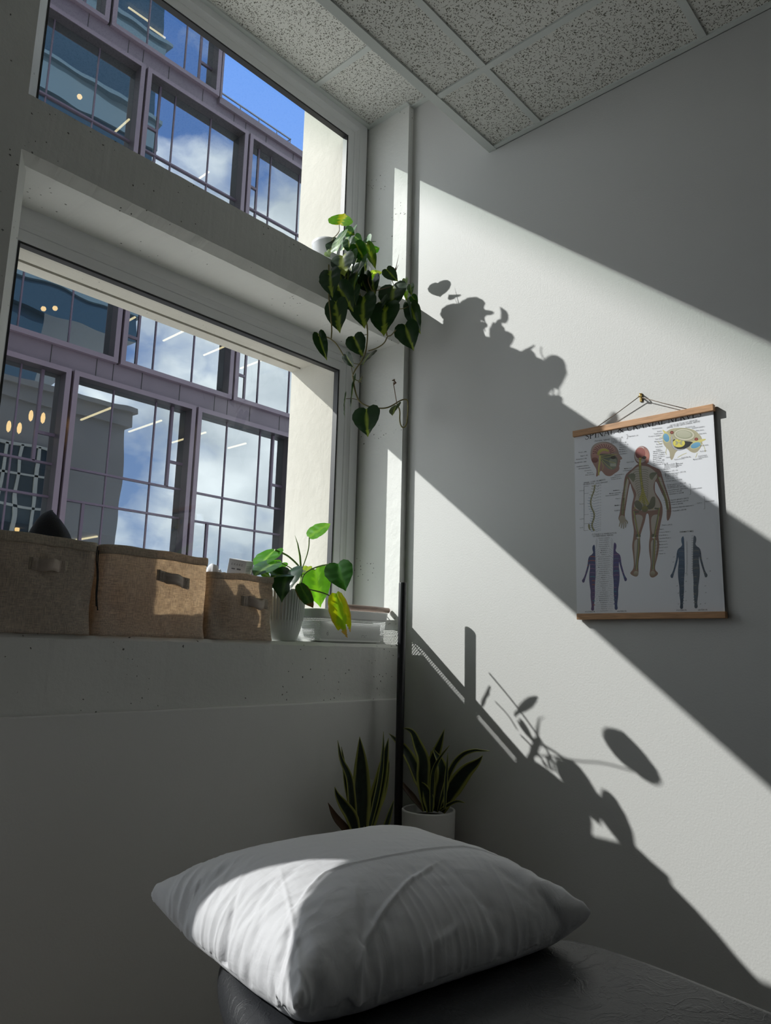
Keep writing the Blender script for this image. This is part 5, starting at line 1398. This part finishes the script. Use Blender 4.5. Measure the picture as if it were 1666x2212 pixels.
# ---- snake plants by the corner
M['snake'] = leafmat('snake_leaf', 0.4, 0.05, (1,1,1), 0.4)
Z3 = lambda x, y: (680+x/3.967, 1540+y/3.967)
def blade(parent, pts, w, x_plane, roll=0.0, dry=False, seed=0.0, tw=0.6, axis=0):
    C_ = [at(*Z3(*q), axis, x_plane) for q in pts]
    pp = [tuple(c) for c in C_]
    for _ in range(3):
        q = [pp[0]]
        for i in range(len(pp)-1):
            a_, b_ = pp[i], pp[i+1]
            q += [tuple(a_[k]*.75+b_[k]*.25 for k in range(3)), tuple(a_[k]*.25+b_[k]*.75 for k in range(3))]
        q.append(pp[-1]); pp = q
    pp = [Vector(q) for q in pp]; n = len(pp)
    tot = sum((pp[i+1]-pp[i]).length for i in range(n-1))
    s_ = 0; dist = (pp[0]-CAM).dot(_F); W0 = w/3.967/FPX*dist
    m = MB(); cl = m.bm.loops.layers.float_color.new('Col'); rows = []; info = {}
    for i, p_ in enumerate(pp):
        if i: s_ += (pp[i]-pp[i-1]).length
        f_ = s_/tot
        d_ = (pp[min(i+1,n-1)]-pp[max(i-1,0)]).normalized()
        nr = (CAM-p_).normalized(); nr = (nr-d_*nr.dot(d_)).normalized()
        nr = Matrix.Rotation(roll+tw*math.sin(f_*3+seed)*0.6,3,d_) @ nr
        sd = d_.cross(nr)
        prof = (0.45+0.55*min(1,f_/0.35)**0.8) if f_ < 0.35 else (1-((f_-0.35)/0.65)**2.1)
        prof = max(prof, 0.03)*W0/2
        row = []
        for j in range(-5, 6):
            x = j/5
            v = m.bm.verts.new(p_ + sd*(x*prof*(1+0.06*noise.noise(Vector((f_*7,seed,x))))) + nr*(-0.35*prof*(1-x*x)))
            info[v] = (x, f_); row.append(v)
        rows.append(row)
    for i in range(n-1):
        for j in range(10):
            f = m.bm.faces.new((rows[i][j],rows[i][j+1],rows[i+1][j+1],rows[i+1][j])); f.smooth = True
            for lp in f.loops:
                x, f_ = info[lp.vert]
                if dry: c_ = (0.10,0.055,0.03)
                else:
                    c_ = (0.36,0.37,0.09) if abs(x) > 0.76 else tuple(q*(1+0.5*noise.noise(Vector((f_*26+seed,x*2,seed)))) for q in (0.016,0.030,0.018))
                lp[cl] = (*c_, 1)
    o = m.build('leaf', M['snake'], parent)
    return solid(o, 0.0018)
def stand(c, r, h, label):
    e = empty('plant_stand', (c[0],c[1],FLOOR), label=label, cat='plant stand')
    m = MB(); m.lathe([(r,h-0.018),(r+0.004,h-0.009),(r,h)], c=(c[0],c[1],FLOOR), n=40); m.build('top', M['oak'], e)
    for k in range(3):
        a_ = 2*PI*k/3+0.4
        m = MB(); m.tube([(c[0]+0.5*r*math.cos(a_),c[1]+0.5*r*math.sin(a_),FLOOR+h-0.016),(c[0]+0.9*r*math.cos(a_),c[1]+0.9*r*math.sin(a_),FLOOR)], 0.009, n=10); m.build('leg', M['oak'], e)
rp = at(926,1748,0,-0.125)
zrim = rp.z
PH = 0.24
SP1 = empty('snake_plant', (rp.x,rp.y,zrim-PH), label='snake plant in a round white pot against the right wall', cat='plant', group='snake plants in the room corner')
M['pot_matt'] = mat('matt_white_pot', (0.72,0.72,0.70), 0.7)
m = MB(); m.lathe([(0.080,0.0),(0.085,0.004),(0.092,PH-0.004),(0.092,PH-0.001),(0.090,PH+0.001),(0.085,PH+0.001),(0.084,PH-0.004),(0.083,PH-0.03)], c=(rp.x,rp.y,zrim-PH), n=64); m.build('pot', M['pot_matt'], SP1)
m = MB(); m.lathe([(0.0835,PH-0.028),(0.002,PH-0.022)], c=(rp.x,rp.y,zrim-PH), n=32); m.build('soil', M['soil'], SP1)
XW = -0.125
for i, (pts, w, r_, k) in enumerate([
 ([(985,850),(960,700),(900,560),(820,380),(740,270),(636,175)],112,0.1,{}), ([(960,840),(925,600),(940,400),(880,270),(850,180),(815,145),(762,130)],118,0.0,{}),
 ([(1020,840),(1000,620),(1010,420),(1060,300),(1112,140)],110,0.5,{}), ([(1030,845),(1075,680),(1110,540),(1075,400),(1030,340),(1015,295)],118,0.25,{}),
 ([(1000,845),(1010,600),(1020,480),(1080,370),(1155,280)],60,0.7,{}), ([(1080,850),(1150,700),(1290,500),(1400,420),(1440,365)],150,0.1,{}),
 ([(1060,840),(1120,620),(1180,450),(1270,350),(1370,318),(1440,325),(1502,325)],52,0.4,{}), ([(985,850),(985,780),(960,690),(925,620),(890,590)],110,-0.3,{}),
 ([(935,840),(860,740),(760,620),(695,520)],50,0.4,dict(dry=True)), ([(1075,835),(1150,785),(1220,752),(1290,772)],34,0.4,{}), ([(1115,820),(1125,600),(1135,450),(1142,340)],34,0.2,{}), ([(1000,700),(985,500),(995,400),(997,315)],30,0.2,{})]):
    blade(SP1, pts, w, XW-0.03*math.sin(i*2.1), roll=r_, seed=i*1.3, tw=0.4, **k)
lp_ = at(782,1800,1,-0.155)
SP2 = empty('snake_plant', (lp_.x,lp_.y,zrim-PH), label='snake plant below the window wall, its pot hidden by the pillow', cat='plant', group='snake plants in the room corner')
m = MB(); m.lathe([(0.080,0.0),(0.085,0.004),(0.092,PH-0.11),(0.084,PH-0.11),(0.083,PH-0.13)], c=(lp_.x,lp_.y,zrim-PH), n=64); m.build('pot', M['pot_matt'], SP2)
m = MB(); m.lathe([(0.0835,PH-0.13),(0.002,PH-0.124)], c=(lp_.x,lp_.y,zrim-PH), n=32); m.build('soil', M['soil'], SP2)
for i, (pts, w, r_, k) in enumerate([
 ([(410,1120),(400,900),(400,700),(400,500),(395,330),(385,205)],170,0.0,{}), ([(430,1120),(500,850),(560,600),(600,400),(632,215)],125,0.1,{}),
 ([(420,1120),(480,900),(590,680),(630,480),(640,400)],90,0.5,{}), ([(380,1120),(330,900),(310,620),(290,520),(225,400),(198,235)],75,0.2,{}),
 ([(370,1120),(330,900),(240,780),(190,700),(172,635)],105,-0.2,{}), ([(350,1110),(260,980),(180,900),(115,770)],70,0.3,dict(dry=True)),
 ([(450,1120),(470,950),(520,860),(570,760)],90,0.4,{}), ([(440,1100),(560,600),(590,300),(590,160)],50,0.3,{}), ([(300,800),(260,500),(230,290)],46,0.4,{}),
 ([(560,1120),(620,950),(650,850),(680,745)],60,0.4,{})]):
    blade(SP2, pts, w, -0.155-0.012*math.sin(i*2.1), roll=r_, seed=20+i*1.3, tw=0.4, axis=1, **k)
stand((rp.x,rp.y), 0.088, zrim-PH-FLOOR-0.0005, 'low round oak plant stand under the potted snake plant at the right wall')
stand((lp_.x,lp_.y), 0.088, zrim-PH-FLOOR-0.0005, 'low round oak plant stand below the window wall under the other snake plant')
# ================================================================ massage table and pillow
M['leather'] = mat('charcoal_vinyl', (0.030,0.032,0.036), 0.42, spec=0.5, bump=0.45, bscale=240, bdist=0.0012)
t = M['leather'].node_tree; b = bsdf(M['leather'])
c = N(t, 'ShaderNodeTexCoord'); n1 = N(t, 'ShaderNodeTexNoise'); n1.inputs['Scale'].default_value = 14; n1.inputs['Detail'].default_value = 4; n1.inputs['Distortion'].default_value = 1.6
t.links.new(c.outputs['Object'], n1.inputs['Vector'])
rg = ramp(t, n1.outputs[0], [(0.46, 0.0), (0.50, 1.0), (0.54, 0.0)])
bp2 = N(t, 'ShaderNodeBump'); bp2.inputs['Strength'].default_value = 0.25; bp2.inputs['Distance'].default_value = 0.002
old = b.inputs['Normal'].links[0].from_node
t.links.new(rg, bp2.inputs['Height']); t.links.new(old.outputs[0], bp2.inputs['Normal']); t.links.new(bp2.outputs[0], b.inputs['Normal'])
ZTAB = -0.79
MT = empty('massage_table', (-1.25,-1.5,FLOOR), label='padded charcoal vinyl massage table with rounded corners under the white pillow', cat='massage table')
outline_t = smooth_pts([(-0.655,-1.24),(-0.655,-1.04),(-0.80,-0.98),(-1.05,-0.80),(-1.22,-0.58),(-1.30,-0.68),(-1.41,-0.90),(-1.56,-1.25),(-1.72,-1.80),(-1.76,-2.45),(-1.55,-2.62),(-1.00,-2.62),(-0.82,-2.45),(-0.80,-1.90),(-0.71,-1.50)], 3)
def pad(outline, ztop, thick, rad, mb):
    rings = []
    n = len(outline)
    def off(k_, z):
        r_ = []
        for i in range(n):
            (xa,ya),(xb,yb) = outline[i-1], outline[(i+1)%n]
            dx, dy = xb-xa, yb-ya; l_ = math.hypot(dx,dy) or 1
            r_.append(mb.bm.verts.new((outline[i][0]+dy/l_*k_*SG, outline[i][1]-dx/l_*k_*SG, z)))
        return r_
    A_ = sum(outline[i-1][0]*outline[i][1]-outline[i][0]*outline[i-1][1] for i in range(n))
    SG = -1 if A_ > 0 else 1
    for k in range(7):
        a_ = PI/2*k/6; rings.append(off(rad*(1-math.cos(a_-PI/2)) if False else rad*(1-math.sin(a_)), ztop-thick+rad-rad*math.cos(a_)))
    for k in range(7):
        a_ = PI/2*k/6; rings.append(off(rad*(1-math.cos(a_)), ztop-rad+rad*math.sin(a_)))
    for i in range(len(rings)-1):
        for k in range(n):
            f = mb.bm.faces.new((rings[i][k],rings[i][(k+1)%n],rings[i+1][(k+1)%n],rings[i+1][k])); f.smooth = True
    mb.bm.faces.new(list(reversed(rings[0]))); mb.bm.faces.new(rings[-1])
m = MB(); pad(outline_t, ZTAB, 0.095, 0.045, m); m.build('padded_top', M['leather'], MT)
hr = smooth_pts([(-0.78,-0.80),(-0.70,-0.68),(-0.76,-0.56),(-0.92,-0.50),(-1.06,-0.56),(-1.10,-0.70),(-1.02,-0.84),(-0.90,-0.90)], 2)
m = MB(); pad(hr, ZTAB-0.004, 0.07, 0.03, m); m.build('headrest', M['leather'], MT)
M['beech'] = mat('beech_frame', (0.33,0.20,0.10), 0.5, var=0.2, vscale=12)
m = MB(); m.prism([(x*0.88-0.14,y*0.88-0.19,ZTAB-0.096) for x,y in outline_t[::4]], (0,0,-0.06)); m.build('table_frame', M['beech'], MT)
for (x, y) in ((-0.92,-1.25),(-1.36,-1.15),(-1.03,-2.35),(-1.55,-2.3)):
    m = MB(); m.box((x-0.022,y-0.022,FLOOR),(x+0.022,y+0.022,ZTAB-0.15), bev=0.004); m.build('leg', M['beech'], MT)

def sim_pillow(W=0.70, D=0.60, nx=76, ny=66, frames=34):
    """flat sewn case blown up by the cloth solver; returns vertices and faces"""
    bm = bmesh.new(); Tt = {}; Bt = {}
    for i in range(nx+1):
        for j in range(ny+1):
            x = (i/nx-.5)*W; y = (j/ny-.5)*D
            n1 = noise.noise(Vector((x*9,y*9,1)))*0.004
            edge_ = i in (0,nx) or j in (0,ny)
            Tt[i,j] = bm.verts.new((x,y,(0 if edge_ else .012+n1)))
            Bt[i,j] = Tt[i,j] if edge_ else bm.verts.new((x,y,-.012+n1))
    for i in range(nx):
        for j in range(ny):
            bm.faces.new((Tt[i,j],Tt[i+1,j],Tt[i+1,j+1],Tt[i,j+1]))
            bm.faces.new((Bt[i,j],Bt[i,j+1],Bt[i+1,j+1],Bt[i+1,j]))
    me = bpy.data.meshes.new('pillow_case'); bm.to_mesh(me); bm.free()
    o = bpy.data.objects.new('pillow_sim', me); COL.objects.link(o); o.location = (0,0,50.03)
    c_ = o.modifiers.new('c','CLOTH'); s_ = c_.settings
    s_.quality = 6; s_.mass = .12; s_.tension_stiffness = 22; s_.compression_stiffness = 22; s_.shear_stiffness = 8; s_.bending_stiffness = .02
    s_.use_pressure = True; s_.uniform_pressure_force = 30.0; s_.shrink_min = -.02; s_.air_damping = 2
    c_.point_cache.frame_start = 1; c_.point_cache.frame_end = frames
    f = bpy.data.objects.new('sim_floor', bpy.data.meshes.new('sim_floor'))
    b2 = bmesh.new(); bmesh.ops.create_cube(b2, size=1); b2.to_mesh(f.data); b2.free()
    f.scale = (1.2,1.2,.1); f.location = (0,0,49.95); COL.objects.link(f); f.modifiers.new('x','COLLISION')
    c_.collision_settings.distance_min = .004
    hidden = [q for q in bpy.data.objects if q not in (o, f) and q.type == 'MESH']
    for q in hidden: q.hide_viewport = True
    for k in range(1, frames+1): S.frame_set(k)
    dg = bpy.context.evaluated_depsgraph_get()
    m2 = bpy.data.meshes.new_from_object(o.evaluated_get(dg))
    out = [v.co.copy() for v in m2.vertices]; fc = [tuple(p_.vertices) for p_ in m2.polygons]
    for q in hidden: q.hide_viewport = False
    bpy.data.objects.remove(o); bpy.data.objects.remove(f); bpy.data.meshes.remove(m2)
    S.frame_set(1)
    return out, fc
vs, fc = sim_pillow()
zmin = min(v.z for v in vs)
PC, PA, PS = Vector((-1.010,-0.790,ZTAB+0.001)), -10.1*PI/180, 1.02
me0 = bpy.data.meshes.new('pillow_base')
me0.from_pydata([(v.x*PS, v.y*PS, (v.z-zmin)*1.10) for v in vs], [], fc); me0.validate()
tmp = bpy.data.objects.new('tmp', me0); COL.objects.link(tmp)
sdm = tmp.modifiers.new('s','SUBSURF'); sdm.levels = 2; sdm.render_levels = 2
me = bpy.data.meshes.new_from_object(tmp.evaluated_get(bpy.context.evaluated_depsgraph_get()))
bpy.data.objects.remove(tmp); bpy.data.meshes.remove(me0)
me.name = 'pillow'
# fine creases: gathers along the seams and a few long folds
Ri = Matrix.Rotation(-PA, 3, 'Z')
def loc2(px, py, z=-0.645):
    q = Ri @ (at(px, py, 2, z) - PC); return (q.x, q.y)
folds = [([(590,1990),(700,1930),(850,1900),(1000,1870),(1200,1865)],0.0030,0.0035), ([(735,2050),(790,1985),(880,1930),(960,1895)],0.0045,0.004), ([(650,2130),(660,2060),(640,1990),(600,1900)],0.0026,0.0035),
         ([(450,2050),(455,1990),(490,1935),(520,1905)],-0.0060,0.006), ([(740,2075),(760,2100),(765,2160)],0.0050,0.005), ([(590,2090),(600,2040),(660,1985)],0.0030,0.004), ([(860,1995),(930,1960),(1010,1935)],0.0025,0.004)]
folds = [([loc2(*q) for q in pts], a_, w_) for pts, a_, w_ in folds]
V3 = Vector
nrm_ = [v.normal.copy() for v in me.vertices]
for v, n_ in zip(me.vertices, nrm_):
    x, y, z = v.co
    ex, ey = abs(x)/0.366, abs(y)/0.313
    d = 0.0
    if n_.z > -0.35:
        gx = max(0.0, ex-0.45)/0.55; gy = max(0.0, ey-0.40)/0.60
        wob = 0.02*noise.noise(V3((x*6,y*6,1)))
        if gy > 0:      # gathers run away from the long seams
            r_ = noise.noise(V3((x*38+wob*120+y*14*noise.noise(V3((x*3,y*3,9))), y*8, 0.5)))
            d += 0.0042*gy*(1-abs(r_)*3.0)*(0.4+0.6*noise.noise(V3((x*9,2,y*5)))+0.3)
        if gx > 0:
            r_ = noise.noise(V3((x*8, y*38+wob*120+x*14*noise.noise(V3((x*3,y*3,5))), 4.5)))
            d += 0.0042*gx*(1-abs(r_)*3.0)*(0.4+0.6*noise.noise(V3((3,y*9,x*5)))+0.3)
        d += 0.0012*noise.noise(V3((x*20,y*55+x*18,7)))
        for pts, a_, w_ in folds:
            for i in range(len(pts)-1):
                (x0,y0),(x1,y1) = pts[i], pts[i+1]
                if min(x0,x1)-0.02 < x < max(x0,x1)+0.02 and min(y0,y1)-0.02 < y < max(y0,y1)+0.02:
                    L2_ = (x1-x0)**2+(y1-y0)**2; t_ = ((x-x0)*(x1-x0)+(y-y0)*(y1-y0))/L2_
                    if -0.001 <= t_ <= 1.001:
                        dd = abs((x-x0)*(y1-y0)-(y-y0)*(x1-x0))/math.sqrt(L2_)
                        tt = (i+t_)/(len(pts)-1)
                        d += a_*math.exp(-(dd/w_)**2)*min(1,4*tt,4*(1-tt))
                        break
    v.co = V3((x,y,z)) + n_*d
for p_ in me.polygons: p_.use_smooth = True
M['pillow'] = mat('white_pillowcase', (0.86,0.86,0.88), 0.75, sheen=0.15)
t = M['pillow'].node_tree; b = bsdf(M['pillow']); c = N(t, 'ShaderNodeTexCoord')
def wr(sc_, rot, det, dist_):
    mp_ = N(t, 'ShaderNodeMapping'); mp_.inputs['Scale'].default_value = sc_; mp_.inputs['Rotation'].default_value = (0,0,rot)
    n_ = N(t, 'ShaderNodeTexNoise'); n_.inputs['Scale'].default_value = 1; n_.inputs['Detail'].default_value = det; n_.inputs['Distortion'].default_value = dist_
    t.links.new(c.outputs['Object'], mp_.inputs[0]); t.links.new(mp_.outputs[0], n_.inputs['Vector']); return n_.outputs[0]
w1 = wr((34,9,20),0.5,3,0.8); w2 = wr((10,46,20),0.25,3,0.6)
ad_ = N(t, 'ShaderNodeMath', operation='ADD'); t.links.new(w1, ad_.inputs[0]); t.links.new(w2, ad_.inputs[1])
bp = N(t, 'ShaderNodeBump'); bp.inputs['Strength'].default_value = 0.35; bp.inputs['Distance'].default_value = 0.005
t.links.new(ad_.outputs[0], bp.inputs['Height']); t.links.new(bp.outputs[0], b.inputs['Normal'])
me.materials.append(M['pillow'])
PL = bpy.data.objects.new('pillow', me); COL.objects.link(PL)
PL.location = PC; PL.rotation_euler = (0,0,PA)
tag(PL, 'plump white pillow in a creased cotton case on the head end of the massage table', 'pillow')
